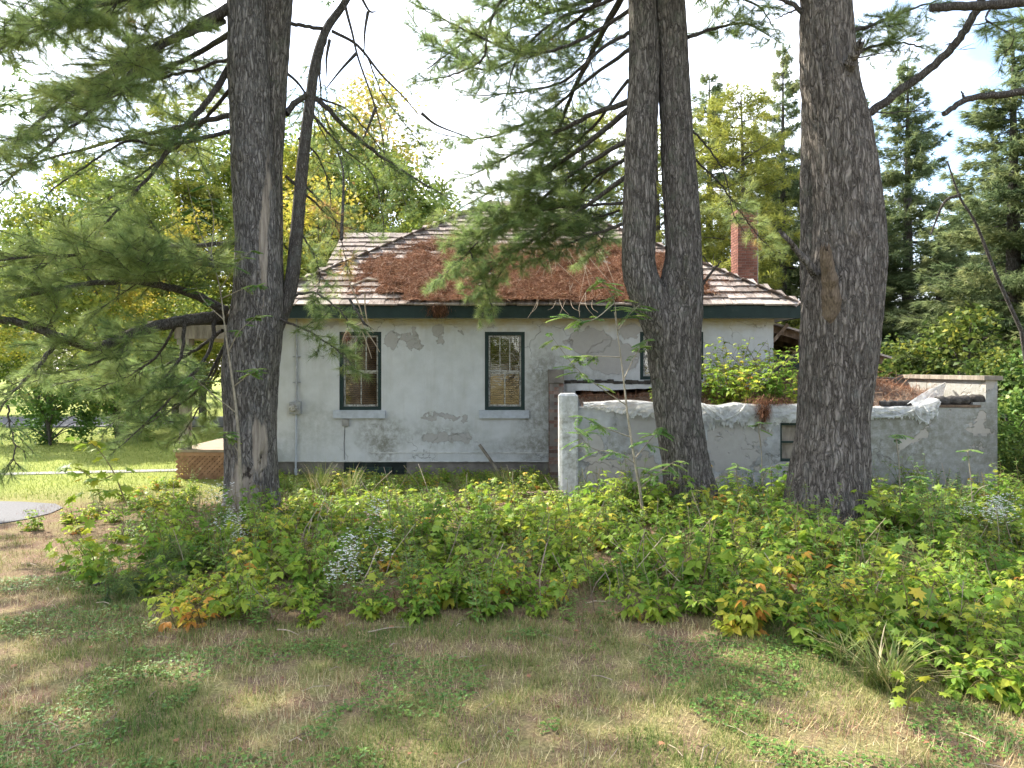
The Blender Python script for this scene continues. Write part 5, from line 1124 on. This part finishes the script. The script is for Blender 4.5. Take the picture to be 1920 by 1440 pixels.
for (px, py) in [(1480, 1150), (1510, 1190), (1545, 1170), (1570, 1225), (1600, 1180), (1640, 1200), (1690, 1180), (1720, 1240), (1740, 1190), (1770, 1270), (1790, 1220), (1810, 1180), (1830, 1260), (1850, 1300), (1870, 1230), (1890, 1180), (1900, 1280), (1915, 1330), (1800, 1300), (1660, 1160), (1560, 1130), (1700, 1130), (1760, 1140), (1840, 1130), (1910, 1130), (1420, 1175), (1380, 1190), (1590, 1150), (1620, 1240), (1680, 1250), (1745, 1250), (1765, 1200), (1820, 1230), (1860, 1270), (1885, 1310), (1900, 1220), (1875, 1150), (1780, 1160), (1730, 1150), (1925, 1260), (1530, 1215)]:
    x, y = gp(px, py); k = random.choices(range(7), (3, 3, 3, 2, 2, 2, 0))[0]
    if random.random() < .55: put_plant('bramble_bush', BRM[k], x, y, random.uniform(.75, 1.05), TONE[k] + ' low bramble beside the arching grass tuft by the lawn', 'bramble', TONE[k] + ' brambles by the grass tuft')
    else: put_plant('maple_seedling', MPM[random.randrange(5)], x, y, random.uniform(.75, 1.0), 'low maple seedling beside the arching grass tuft by the lawn', 'seedling', 'maple seedlings by the grass tuft')
# bare brown canes and dead stalks standing in the thicket
b = MB()
for i in range(520):
    x = random.uniform(-5, 7.5); y = random.uniform(5.2, 12); 
    if y < front_edge(x) + .05 or blocked(x, y): continue
    a = Vector((x, y, 0)); d = Vector((random.gauss(0, .35), random.gauss(0, .35), 1)).normalized(); ln = random.uniform(.25, .75)
    b.tube([a, a + d * ln * .5, a + d * ln + Vector((random.gauss(0, .08), random.gauss(0, .08), -.05))], random.uniform(.0025, .005), 3, random.random(), cap=False)
tag(b.build('dead_canes', M['dead_twig']), 'bare brown canes and dead stalks standing all through the thicket', kind='stuff')
for (px, py, s) in [(405, 1005, 1.1), (430, 1000, .9), (690, 1075, 1.0), (640, 1085, .8), (1860, 990, 1.2), (1900, 1000, 1.2), (1840, 970, 1.), (690, 1000, .9)]:
    x, y = gp(px, py + 60); put_plant('white_aster', AST[random.randrange(2)], x, y, s, 'weed with small white blossoms standing among the brambles', 'wildflower', 'white flowering weeds')
# plants against the house wall and beside the trunks
for (px, py, s) in [(560, 935, .6), (600, 940, .6), (700, 930, .8), (760, 925, .8), (820, 930, .6), (880, 930, .6), (950, 930, .7), (1000, 935, .7), (730, 915, .65), (660, 920, .6), (900, 915, .5), (980, 915, .6), (850, 912, .5), (1020, 915, .6), (780, 912, .6), (700, 912, .7)]:
    x, y = gp(px, py); put_plant('tall_weed', WDM[random.randrange(3)], x, y, s, 'weed with fine leaves growing along the foundation of the house', 'weed', 'weeds along the foundation')
# plants growing on the fallen roof
BSM = [bramble(140 + i, random.uniform(1.15, 1.4), 10, y_) for i, y_ in enumerate((.05, .15, -.05))]
for (px, py, Y, s, k) in [(1345, 752, 13.2, .85, 0), (1372, 750, 13.4, 1.05, 1), (1398, 750, 13.0, 1.0, 2), (1425, 748, 13.5, 1.1, 0), (1450, 750, 13.2, .9, 2), (1480, 750, 13.3, .7, 0), (1498, 748, 13.0, .65, 2), (1330, 752, 13.6, .9, 1), (1390, 750, 13.9, 1.1, 1), (1440, 750, 13.9, 1.05, 0), (1235, 752, 13.0, .4, 1)]:
    x = at(px, Y); t = put_plant('bramble_bush', BSM[k], x, Y, s, 'leafy bush rooted in the litter on the fallen outbuilding roof', 'bush', 'bushes on the fallen roof'); t.location.z = bed_z(x, Y)

# ------------------------------------------------------------------ saplings with single leaves
LEAFM = MB(); LEAFM.add(ML[0], ML[1], .55); LEAF_ME = [LEAFM]
def leaf_obj_mesh(v):
    b = MB(); b.add(ML[0], ML[1], v); return b.mesh('leaf', M['maple_leaf'])
LOB = [leaf_obj_mesh(v) for v in (.3, .45, .55, .66, .76)]
def maple_sapling(label, stems, n, seed, sz=(.10, .17)):
    rr = random.Random(seed); a = Vector(stems[0][0]); root = thing('maple_sapling', label, 'sapling', (a.x, a.y, 0))
    for pts in stems:
        p = smooth_path(pts, 6); b = MB(); b.tube(p, np.linspace(.009, .003, len(p)), 5); wb(b, 'stem', M['stem'], root, True)
        for i in range(n):
            q = p[int(len(p) * (.35 + .65 * (i + rr.random()) / n)) % len(p)]; az = rr.uniform(0, 6.28); out = Vector((math.cos(az), math.sin(az), .2)).normalized(); pe = q + out * rr.uniform(.05, .17)
            d = out + Vector((0, 0, rr.uniform(-1.1, -.2))); m = Matrix(frames(np.array([tuple(d)]), np.array([rr.gauss(0, .5)]))[0])
            s = rr.uniform(*sz); link('leaf', LOB[rr.randrange(5)], root, pe - Vector((a.x, a.y, 0)), m.to_euler(), (s, s, s))
    return root
Ys = 8.3
maple_sapling('maple sapling with large yellow green leaves leaning over the lawn before the porch', [[P(238, 950, Ys), P(215, 890, Ys), P(190, 850, Ys), P(165, 825, Ys - .1)], [P(215, 890, Ys), P(180, 900, Ys - .1), P(140, 870, Ys - .2)], [P(228, 930, Ys), P(200, 920, Ys), P(165, 935, Ys - .1)]], 13, 1)
Ys = 8.0
maple_sapling('bushy maple sapling at the left end of the thicket', [[P(170, 1095, Ys), P(165, 1050, Ys), P(150, 1000, Ys), P(140, 965, Ys)], [P(172, 1100, Ys), P(190, 1050, Ys), P(200, 1010, Ys - .1)], [P(168, 1098, Ys), P(140, 1060, Ys), P(120, 1020, Ys)], [P(172, 1100, Ys), P(175, 1050, Ys - .2), P(170, 1015, Ys - .3)]], 15, 2)
maple_sapling('short maple sapling with pale leaves below the largest trunk by the grass tuft', [[P(1665, 1215, 5.9), P(1650, 1150, 5.9), P(1640, 1100, 5.9)], [P(1668, 1218, 5.8), P(1700, 1140, 5.7), P(1690, 1080, 5.7)]], 12, 3, (.09, .14))
maple_sapling('low maple sapling turning yellow in front of the grass tuft', [[P(1700, 1345, 4.55), P(1705, 1310, 4.5), P(1730, 1285, 4.45)]], 9, 4, (.07, .10))

def pinnate_leaf(q, p, d, ln, val, nl=12):
    d = Vector(d).normalized(); pts = [Vector(p)]; dd = d
    for i in range(5): dd = (dd + Vector((0, 0, -.10))).normalized(); pts.append(pts[-1] + dd * ln / 5)
    q.st.tube(pts, np.linspace(.0028, .001, 6), 3, .9, cap=False)
    for i in range(nl):
        u = .8 + 4.2 * i / (nl - 1); j = min(int(u), 4); pp = pts[j].lerp(pts[j + 1], u - j); a = (pts[j + 1] - pts[j]).normalized(); sd_ = a.cross(Vector((0, 0, 1))).normalized()
        for sg in (-1, 1): q.leaf(LFP, pp, sd_ * sg + a * .45 + Vector((0, 0, -.2)), .066 * (1 - .3 * abs(i / nl - .4)), val + random.gauss(0, .06), random.gauss(0, .2))
    q.leaf(LFP, pts[-1], dd, .06, val)
def locust(name, label, main, side, r0, nleaf, seed, lens=(.2, .34)):
    random.seed(seed); q = Plant(); a = Vector(main[0]); root = thing(name, label, 'sapling', (a.x, a.y, 0))
    p = smooth_path(main, 8); q.st.tube(p, np.linspace(r0, .006, len(p)), 7, .5)
    for s_ in side:
        ps = smooth_path(s_, 6); q.st.tube(ps, np.linspace(.009, .003, len(ps)), 5, .4)
        for i in range(nleaf):
            c = ps[min(len(ps) - 1, int(len(ps) * (.4 + .6 * random.random())))]; az = random.uniform(0, 6.28); pinnate_leaf(q, c, (math.cos(az), math.sin(az), random.uniform(-.2, .5)), random.uniform(*lens), random.gauss(.5, .18))
    wb(q.st, 'stem', M['bark_sapling'], root, True); wb(q.leaves(), 'foliage', M['pinnate'], root); return root
plain('bark_sapling', [(.3, (.16, .14, .10)), (.7, (.34, .30, .23))], 12, .9, .4)
Y1 = 10.2; S1 = lambda *a: [P(x, y, Y1 + d) for x, y, d in a]
locust('locust_sapling', 'slender locust sapling with feathery leaves in front of the outbuilding wall', S1((1207, 980, 0), (1200, 920, 0), (1188, 850, 0), (1176, 770, 0), (1168, 700, .0), (1160, 640, 0), (1152, 585, 0)),
    [S1((1192, 870, 0), (1160, 850, -.1), (1110, 840, -.2), (1075, 800, -.3)), S1((1175, 760, 0), (1130, 730, -.2), (1080, 690, -.4), (1030, 625, -.5)), S1((1170, 710, 0), (1195, 660, .2), (1215, 640, .3)), S1((1183, 820, 0), (1130, 800, -.3), (1090, 780, -.5)), S1((1164, 670, 0), (1120, 668, -.1), (1085, 672, -.2)), S1((1156, 610, 0), (1150, 560, 0), (1120, 520, -.1)), S1((1158, 620, 0), (1180, 590, .0), (1200, 570, .1)), S1((1190, 860, 0), (1215, 830, .1), (1240, 800, .0)), S1((1200, 915, 0), (1230, 890, -.2), (1265, 865, -.4)), S1((1150, 570, 0), (1110, 600, -.2), (1060, 595, -.4))], .024, 13, 51)
Y2 = 10.05; S2 = lambda *a: [P(x, y, Y2 + d) for x, y, d in a]
locust('locust_sapling', 'pale thin sapling leaning up in front of the decayed pine trunk', S2((452, 985, 0), (452, 930, 0), (449, 850, 0), (444, 780, 0), (437, 720, 0), (428, 660, 0), (420, 600, 0), (412, 540, 0), (395, 470, .1)),
    [S2((444, 775, 0), (400, 740, -.2), (360, 705, -.3)), S2((438, 725, 0), (470, 700, -.1), (490, 690, -.1)), S2((428, 660, 0), (450, 620, -.1), (485, 590, -.2)), S2((420, 600, 0), (380, 560, -.1), (350, 500, -.2)), S2((449, 850, 0), (430, 820, -.1), (425, 810, -.2)), S2((412, 545, 0), (440, 500, -.1), (470, 470, -.1)), S2((400, 490, .1), (370, 420, .2), (350, 340, .2)), S2((396, 475, .1), (400, 400, .1), (380, 320, .1)), S2((415, 560, .0), (460, 540, -.2), (500, 530, -.3))], .028, 9, 52, (.12, .24))
for (px, py, top, Y, lab, sd_) in [(1690, 1010, 820, 9.9, 'slim fern-leaved seedling with a single crown against the block wall', 53), (1825, 1000, 850, 10.4, 'dark fern-leaved seedling near the block wall corner', 54), (1432, 960, 800, 11.0, 'fern-leaved seedling between the two right trunks', 55), (1390, 950, 880, 11.2, 'short fern-leaved seedling beside the middle trunk', 56)]:
    zb0 = P(px, py, Y); zb0.z = 0; a = P(px - 5, top + 40, Y); c = P(px - 10, top, Y)
    locust('locust_seedling', lab, [zb0, a.lerp(zb0, .5), a, c], [[a, c, c + Vector((.02, 0, .05))], [a.lerp(zb0, .5), a.lerp(zb0, .4) + Vector((.1, -.05, .08)), a.lerp(zb0, .35) + Vector((.2, -.1, .1))]], .008, 6, sd_, (.12, .22))
# tall feathery green weed left of centre
for (px, py, hh_) in [(620, 1130, .95), (655, 1140, .8)]:
    x, y = gp(px, py); put_plant('tall_weed', WDM[2], x, y, hh_ * 1.15, 'dark feathery weed towering over the yellow brambles', 'weed', 'feathery dark weeds')

# ------------------------------------------------------------------ grass tuft
def grass_tuft(x, y, n, L0, spread, label, seed):
    rr = random.Random(seed); b = MB()
    for i in range(n):
        az = rr.uniform(0, 6.28); ln = L0 * rr.uniform(.5, 1.15); lean = rr.uniform(.15, 1.) * spread; d = Vector((math.cos(az) * lean, math.sin(az) * lean, 1)).normalized(); p = Vector((rr.gauss(0, .05), rr.gauss(0, .05), -.01)); w_ = rr.uniform(.004, .007); s_ = Vector((-math.sin(az), math.cos(az), 0)); v = []
        for k in range(6):
            ww = w_ * (1 - (k / 5) ** 2 * .95); v += [tuple(p - s_ * ww), tuple(p + s_ * ww)]; d = (d + Vector((math.cos(az) * .10, math.sin(az) * .10, -.30 * (k / 5) * spread * 1.4))).normalized(); p = p + d * ln / 5
            p.z = max(p.z, .006)
        b.add(v, np.array([(2 * k, 2 * k + 1, 2 * k + 3, 2 * k + 2) for k in range(5)]), min(1, max(0, rr.choice((.25, .3, .5, .85)) + rr.gauss(0, .1))))
    t = b.build('grass_tuft', M['grass']); t.location = (x, y, gz(x, y)); return tag(t, label, 'grass')
x, y = gp(1665, 1300); grass_tuft(x, y, 150, .50, .85, 'big arching tuft of long half-dry grass at the edge of the lawn', 1)
x, y = gp(1600, 1270); grass_tuft(x, y + .2, 60, .38, .8, 'smaller straw coloured grass tuft beside the big arching one', 2)
x, y = gp(1840, 1290); grass_tuft(x, y, 120, .3, .7, 'low green grass clump below the brambles at the right', 3)
x, y = gp(1905, 1270); grass_tuft(x, y, 120, .35, .7, 'soft grass clump at the right edge of the thicket', 4)
x, y = gp(560, 960); grass_tuft(x, y + 1.2, 110, .7, .3, 'upright dry grass by the house wall near the meter', 5)
x, y = gp(640, 950); grass_tuft(x, y + .6, 110, .65, .3, 'tall straw grass below the first window', 6)
x, y = gp(945, 925); grass_tuft(x, y + .3, 120, .5, .4, 'grass clump under the second window by the leaning stick', 7)

# ------------------------------------------------------------------ lawn grass, clover, needle litter (uncountable)
def strip(n, xr, yr, L0, wd, valf, keepf, lay=.9):
    x = rng.uniform(xr[0], xr[1], n); y = yr[0] + (yr[1] - yr[0]) * rng.random(n) ** 1.25
    inside = np.abs(x) < .75 * y + .4; x, y = x[inside], y[inside]
    nz1 = np.array([mnoise.noise((a * 1.1, c * 1.1, 2.)) for a, c in zip(x, y)]); nz2 = np.array([mnoise.noise((a * 3.3, c * 3.3, 7.)) for a, c in zip(x, y)])
    k = keepf(x, y, nz1, nz2) > rng.random(len(x)); x, y, nz1, nz2 = x[k], y[k], nz1[k], nz2[k]; n = len(x)
    z = np.array([gz(a, c) for a, c in zip(x, y)])
    az = rng.uniform(0, 6.28, n); ln = L0 * rng.uniform(.5, 1.3, n); lean = rng.uniform(.2, lay, n)
    dx, dy, dz = np.cos(az) * lean * ln, np.sin(az) * lean * ln, np.sqrt(np.maximum(.02, 1 - lean ** 2)) * ln
    sx, sy = -np.sin(az) * wd, np.cos(az) * wd
    p = np.stack([x, y, z], -1); s_ = np.stack([sx, sy, 0 * sx], -1); m1 = p + np.stack([dx, dy, dz], -1)
    v = np.stack([p - s_, p + s_, m1], 1).reshape(-1, 3); val = np.clip(valf(nz1, nz2) + rng.normal(0, .22, n), 0, 1)
    b = MB(); b.add(v, np.arange(3 * n).reshape(-1, 3), np.repeat(val, 3)); return b
FE = np.vectorize(front_edge)
def kf(x, y, a, c): return np.clip(.6 + 1.1 * a + .9 * c, .06, 1) * np.where(y > FE(x) + .2, .12, 1.) * np.where((x < -4.4) & (y > 7.6), .5, 1)
b = strip(420000, (-7.5, 7.5), (3.3, 9.5), .06, .0026, lambda a, c: .58 - .65 * a - .5 * c, kf, .97)
tag(b.build('lawn_grass', M['grass']), 'short mown grass, half dry, in front of the thicket', kind='stuff')
b = strip(46000, (-7.5, 7.5), (3.3, 7.5), .105, .0021, lambda a, c: .70 - .5 * a - .3 * c, lambda x, y, a, c: np.clip(.35 + .9 * c - .6 * a, 0, 1) * np.where(y > FE(x), .1, 1.), .99)
tag(b.build('straw_blades', M['grass']), 'longer dry straw blades lying over the mown lawn', kind='stuff')
b = MB()
for i in range(260):
    x = random.uniform(-5.5, 5.5); y = random.uniform(3.5, 8.5)
    if abs(x) > .75 * y: continue
    az = random.uniform(0, 6.28); ln = random.uniform(.05, .22); d = Vector((math.cos(az), math.sin(az), 0)) * ln; a = Vector((x, y, gz(x, y) + .018)); b.tube([a, a + d * .5 + Vector((random.gauss(0, .01), random.gauss(0, .01), .012)), a + d], random.uniform(.002, .0045), 4, random.random())
tag(b.build('fallen_twigs', M['dead_twig']), 'small fallen twigs scattered over the lawn', kind='stuff')
b = strip(60000, (-16, -2), (9, 24), .07, .005, lambda a, c: .4 - .3 * a, lambda x, y, a, c: np.where((y - .35 * x > 13) & ~((x < -6.5) & (y > 10.2) & (y < 12) & (x < -6.6)), 1., 0.))
tag(b.build('far_grass', M['grass_green']), 'green sunlit grass of the far lawn', kind='stuff')
# clover and plantain rosettes
n_ = 80000; x = rng.uniform(-6, 6, n_); y = rng.uniform(3.4, 7.6, n_); nzz = np.array([mnoise.noise((a * .9 + 5, c * 1.4, 4.)) + .5 * mnoise.noise((a * 3, c * 3, 8.)) for a, c in zip(x, y)])
k = (nzz > .13) & (np.abs(x) < .75 * y + .3) & (y < FE(x) + .6); x, y = x[k], y[k]; z = np.array([gz(a, c) for a, c in zip(x, y)]); n_ = len(x)
p = np.stack([x, y, z + rng.uniform(.008, .045, n_)], -1).astype(np.float32); d = rng.normal(0, 1, (n_, 3)); d[:, 2] = rng.uniform(-.3, .5, n_)
b = MB(); b.scatter(np.array([(0, 0, 0), (.011, .012, .002), (0, .03, -.002), (-.011, .012, .002)], dtype=np.float32), np.array([(0, 1, 2, 3)]), p, frames(d), rng.uniform(.6, 1.25, n_), rng.normal(.45, .2, n_).clip(0, 1))
tag(b.build('clover', M['weed']), 'patches of low clover leaves in the lawn', kind='stuff')
# fallen needles and leaves on the ground
b = strip(60000, (-7.5, 7.5), (3.4, 12), .10, .0018, lambda a, c: .5 + .3 * c, lambda x, y, a, c: np.clip(.25 - 1.1 * a + .4 * c + np.where(y > FE(x) - .6, .5, 0), 0, 1), .999)
tag(b.build('fallen_needles', M['litter']), 'brown fallen pine needles strewn over the ground', kind='stuff')
n_ = 230; x = rng.uniform(-6, 7, n_); y = rng.uniform(4, 11, n_); k = np.abs(x) < .75 * y; x, y = x[k], y[k]; n_ = len(x); d = rng.normal(0, 1, (n_, 3)); d[:, 2] *= .15
b = MB(); b.scatter(ML[0], ML[1], np.stack([x, y, np.array([gz(a, c) for a, c in zip(x, y)]) + .03], -1).astype(np.float32), frames(d), rng.uniform(.025, .05, n_), rng.uniform(.2, .7, n_))
tag(b.build('fallen_leaves', M['litter']), 'scattered dry fallen leaves on the lawn and under the thicket', kind='stuff')

# ------------------------------------------------------------------ pine litter on the roof
def on_front(u, s): return (u, EY + s * math.cos(ang), ZE + .05 + s * math.sin(ang))
def roof_cover(u, s):
    """how thickly the needles lie at u along the eave, s up the slope"""
    nn = .55 * mnoise.noise((u * .8, s * 1.1, 3.)) + .45 * mnoise.noise((u * 2.6, s * 2.6, 6.))
    base = .86 - .95 * max(0, (s - 1.9) / 2.6) - 1.0 * max(0, (-2.7 - u) / 1.5) - .75 * max(0, (u - 3.3) / 1.6)
    if s < .28 and (u > 2.9 or u < -2.2): base -= .7
    return base + nn
bed = MB(); uu = np.arange(-5.2, 5.7, .07); ss = np.arange(-.02, 5.2, .07); vid = {}; vv = []; fc = []
H_ = {}
for i, u in enumerate(uu):
    for j, s in enumerate(ss): H_[i, j] = roof_cover(u, s)
def vtx(i, j):
    if (i, j) not in vid:
        c = H_[i, j]; px_, py_, pz_ = on_front(uu[i], ss[j]); hh_ = max(-.02, min(.09, (c - .42) * .2)) + .03 * mnoise.noise((uu[i] * 7, ss[j] * 7, 1)); vid[i, j] = len(vv); vv.append((px_, py_ - .5 * hh_, pz_ + .85 * hh_))
    return vid[i, j]
for i in range(len(uu) - 1):
    for j in range(len(ss) - 1):
        if EXL + ss[j] + .3 < uu[i] < EXR - ss[j] - .3 and min(H_[i, j], H_[i + 1, j], H_[i, j + 1], H_[i + 1, j + 1]) > .42: fc.append((vtx(i, j), vtx(i + 1, j), vtx(i + 1, j + 1), vtx(i, j + 1)))
def needle_bed_mat():
    n = NT('needle_bed'); v = n.coord('Object', (1, 1, 1)); a = n.noise(v, 30, 5, .75, .6); c = n.ramp(a, [(.3, (.05, .025, .017)), (.5, (.145, .062, .034)), (.7, (.28, .135, .075))])
    M['needle_bed'] = n.done(n.pbr(c, .95, n.bump(n.noise(v, 55, 5, .8), 1., .05), .1))
needle_bed_mat()
bed.add(vv, np.array(fc)); ndl = thing('needle_litter', 'thick rust brown blanket of pine needles on the roof slope', 'litter', (0, EY, ZE))
o = wb(bed, 'needle_bed', M['needle_bed'], ndl, True); o['kind'] = 'stuff'
n_ = 95000; u = rng.uniform(-5, 5.5, n_); s = rng.uniform(-.06, 4.8, n_); cv_ = np.array([roof_cover(a, c) for a, c in zip(u, s)]); k = (cv_ + rng.normal(0, .2, n_) + .16 * np.cos(2 * np.pi * (s + .08) / EXPO) > .30) & (u > EXL + s + .1) & (u < EXR - s - .1); u, s, cv_ = u[k], s[k], cv_[k]; n_ = len(u)
hh_ = np.clip((cv_ - .42) * .2, 0, .09) + .012
p = np.stack([u, EY + s * math.cos(ang) - .5 * hh_, ZE + .05 + s * math.sin(ang) + .85 * hh_], -1).astype(np.float32); d = np.stack([rng.normal(0, 1, n_), rng.normal(0, .6, n_), rng.normal(0, .42, n_)], -1); d[:, 2] += d[:, 1] * SL
b = MB(); b.scatter(np.array([(-.0035, 0, 0), (.0035, 0, 0), (0, .12, .012)], dtype=np.float32), np.array([(0, 1, 2)]), p, frames(d, rng.uniform(0, 6.28, n_)), rng.uniform(.6, 1.4, n_), rng.normal(.55, .22, n_).clip(0, 1))
o = wb(b, 'loose_needles', M['litter'], ndl); o['kind'] = 'stuff'
def litter_clump(a, n, spread, down, label, seed):
    rr = np.random.default_rng(seed); p = rr.normal(0, 1, (n, 3)) * np.array(spread) + np.array(a); d = rr.normal(0, 1, (n, 3)) * .6; d[:, 2] -= down
    b = MB(); b.scatter(np.array([(-.0035, 0, 0), (.0035, 0, 0), (0, .14, .0)], dtype=np.float32), np.array([(0, 1, 2)]), p.astype(np.float32), frames(d), rr.uniform(.6, 1.4, n), rr.normal(.35, .2, n).clip(0, 1))
    return tag(b.build('needle_clump', M['litter']), label, 'litter')
litter_clump((wx(822) * .97, EY - .06, 3.38), 900, (.10, .04, .07), .9, 'clump of brown needles drooping over the green fascia', 3)
litter_clump(tuple(P(1432, 768, GY - .08)), 800, (.05, .04, .10), 1.1, 'clump of dark needles hanging over the plastic sheet', 4)
litter_clump(tuple(P(1440, 755, GY + .05)), 700, (.22, .08, .025), .0, 'heap of brown needles along the wall top by the window', 5)
litter_clump(tuple(P(740, 1135, 6.6)), 500, (.12, .10, .05), .2, 'small rusty heap of needles at the edge of the thicket', 6)
# litter on the outbuilding's fallen roof
n_ = 26000; u = rng.uniform(gx(1083) + .2, XE - .25, n_); s = rng.uniform(GY + .1, 16.2, n_); k = ~((u < XR + .1) & (s > WY - .08)); u, s = u[k], s[k]; n_ = len(u)
p = np.stack([u, s, np.array([bed_z(a, c) for a, c in zip(u, s)]) + .01], -1).astype(np.float32); d = rng.normal(0, 1, (n_, 3)); d[:, 2] = np.abs(d[:, 2]) * .5
b = MB(); b.scatter(np.array([(-.003, 0, 0), (.003, 0, 0), (0, .15, .0)], dtype=np.float32), np.array([(0, 1, 2)]), p, frames(d), rng.uniform(.6, 1.5, n_), rng.normal(.5, .22, n_).clip(0, 1))
tag(b.build('roof_litter', M['litter']), 'brown needles and dead stalks covering the fallen outbuilding roof', kind='stuff')
b = MB()
for i in range(420):
    x_ = random.gauss(6.7, .8); y_ = random.uniform(12.8, 15.6)
    if x_ > XE - .3 or x_ < 5.0: continue
    a = Vector((x_, y_, bed_z(x_, y_))); d = Vector((random.gauss(0, .5), random.gauss(0, .4), random.uniform(.2, 1))).normalized() * random.uniform(.15, .5); b.tube([a, a + d * .6, a + d + Vector((0, 0, -.05))], .003, 3, random.random(), cap=False)
tag(b.build('dead_stalks', M['litter']), 'tangle of dead reddish stalks on the fallen roof', kind='stuff')

# ------------------------------------------------------------------ fallen branches, sticks, boards
def branch(label, paths, r0, mat='dead_twig', val=.7, cat='branch', name='fallen_branch'):
    b = MB()
    for pts in paths:
        p = smooth_path(pts, 6); b.tube(p, np.linspace(r0, r0 * .35, len(p)), 6, val)
    return tag(b.build(name, M[mat], smooth=True), label, cat)
def rf(px, py, lift=.06):
    """point on the front roof plane under this pixel"""
    d = P(px, py, 1.) - Vector((0, 0, H)); n = Vector((0, -math.sin(ang), math.cos(ang))); t = (Vector((0, EY, ZE)) - Vector((0, 0, H))).dot(n) / d.dot(n); return Vector((0, 0, H)) + d * t + n * lift
branch('pale broken branch lying across the needle covered left roof slope', [[rf(660, 541), rf(690, 529), rf(730, 527), rf(770, 520)], [rf(690, 529), rf(740, 533), rf(780, 530), rf(800, 527)]], .032)
branch('bundle of thin bare twigs drooping over the needle bed', [[rf(960 + a_ * 150, 455 + c_ * 30, .3), rf(965 + a_ * 155 + d_ * 12, 485 + c_ * 22, .30), rf(970 + a_ * 160 + e_ * 26, 515 + c_ * 60, .12)] for a_, c_, d_, e_ in [(random.random(), random.random(), random.gauss(0, 1), random.gauss(0, 1)) for _ in range(15)]], .006)
branch('bare twigs fanning over the gutter left of the middle trunk', [[rf(1010 + a_ * 120, 530 + c_ * 25, .1), P(1000 + a_ * 120 + d_ * 10, 572, 14.15), P(985 + a_ * 150 + d_ * 22, 580 + c_ * 22, 13.9)] for a_, c_, d_ in [(random.random(), random.random(), random.gauss(0, 1)) for _ in range(9)]], .006)
branch('grey broken branch hanging from the eave above the first window', [[P(655, 530, 13.9), P(668, 560, 13.9), P(680, 595, 13.9), P(678, 618, 13.9), P(660, 655, 13.9)], [P(680, 605, 13.9), P(650, 622, 13.8), P(640, 650, 13.8)], [P(680, 612, 13.9), P(700, 640, 13.9), P(712, 660, 13.9)], [P(684, 550, 13.9), P(685, 580, 13.9), P(690, 606, 13.9), P(700, 625, 13.9)], [P(678, 618, 13.9), P(690, 650, 13.9), P(697, 672, 13.9)]], .016, val=.8)
litter_clump(tuple(P(652, 632, 13.85)), 160, (.05, .04, .06), .5, 'small orange tuft of dead needles caught before the first window', 8)
b = MB(); b.beam(P(899, 834, 14.5), P(950, 905, 14.1), .03, .055); b.beam(P(930, 878, 14.3), P(962, 880, 14.25), .02, .03); tag(b.build('leaning_stick', M['wood_grey']), 'grey stick leaning against the wall below the second window', 'stick')
x, y = gp(1000, 938); b = MB(); b.beam((x - .45, y, .1), (x + .5, y + .05, .13), .14, .04); tag(b.build('plank', M['rot_wood']), 'weathered reddish plank lying in the weeds by the outbuilding pillar', 'plank')
branch('bare curved limb standing out of the shrubs right of the outbuilding', [[P(1915, 620, 12.8), P(1870, 520, 12.8), P(1830, 420, 12.8), P(1800, 370, 12.8), P(1776, 302, 12.8)], [P(1800, 365, 12.8), P(1770, 380, 12.8), P(1745, 440, 12.8)], [P(1915, 620, 12.8), P(1930, 760, 12.8), Vector((9.1, 12.8, 0))]], .035, 'bark_thin', name='dead_sapling', cat='sapling')
for (a, c, lab) in [((690, 1190), (770, 1180), 'thin straw coloured twig lying at the edge of the lawn under the brambles'), ((730, 1218), (745, 1212), 'short pale wood chip lying on the mown grass'), ((520, 1185), (560, 1195), 'small dry stick on bare earth at the front of the thicket')]:
    p, q = gp(*a), gp(*c); branch(lab, [[(p[0], p[1], .02), ((p[0] + q[0]) / 2, (p[1] + q[1]) / 2, .035), (q[0], q[1], .02)]], .007, val=.8, cat='stick', name='fallen_stick')
# cut pine sprigs lying on the ground at the left end of the thicket
for (px, py, lab) in [(235, 1110, 'fallen green pine sprig on the lawn at the left end of the thicket'), (310, 1075, 'fallen blue green pine sprig caught in the brambles')]:
    sp = Pine(); x, y = gp(px, py); sp.limb([(x - .3, y, .08), (x, y, .12), (x + .35, y + .1, .08)], .012, .005, 1.2, (.15, .3), .07, .1, 0, .25)
    t = thing('pine_sprig', lab, 'branch', (x, y, 0)); wb(sp.W, 'stem', M['bark_thin'], t); wb(sp.needles(NEAR), 'needles', M['needle'], t)
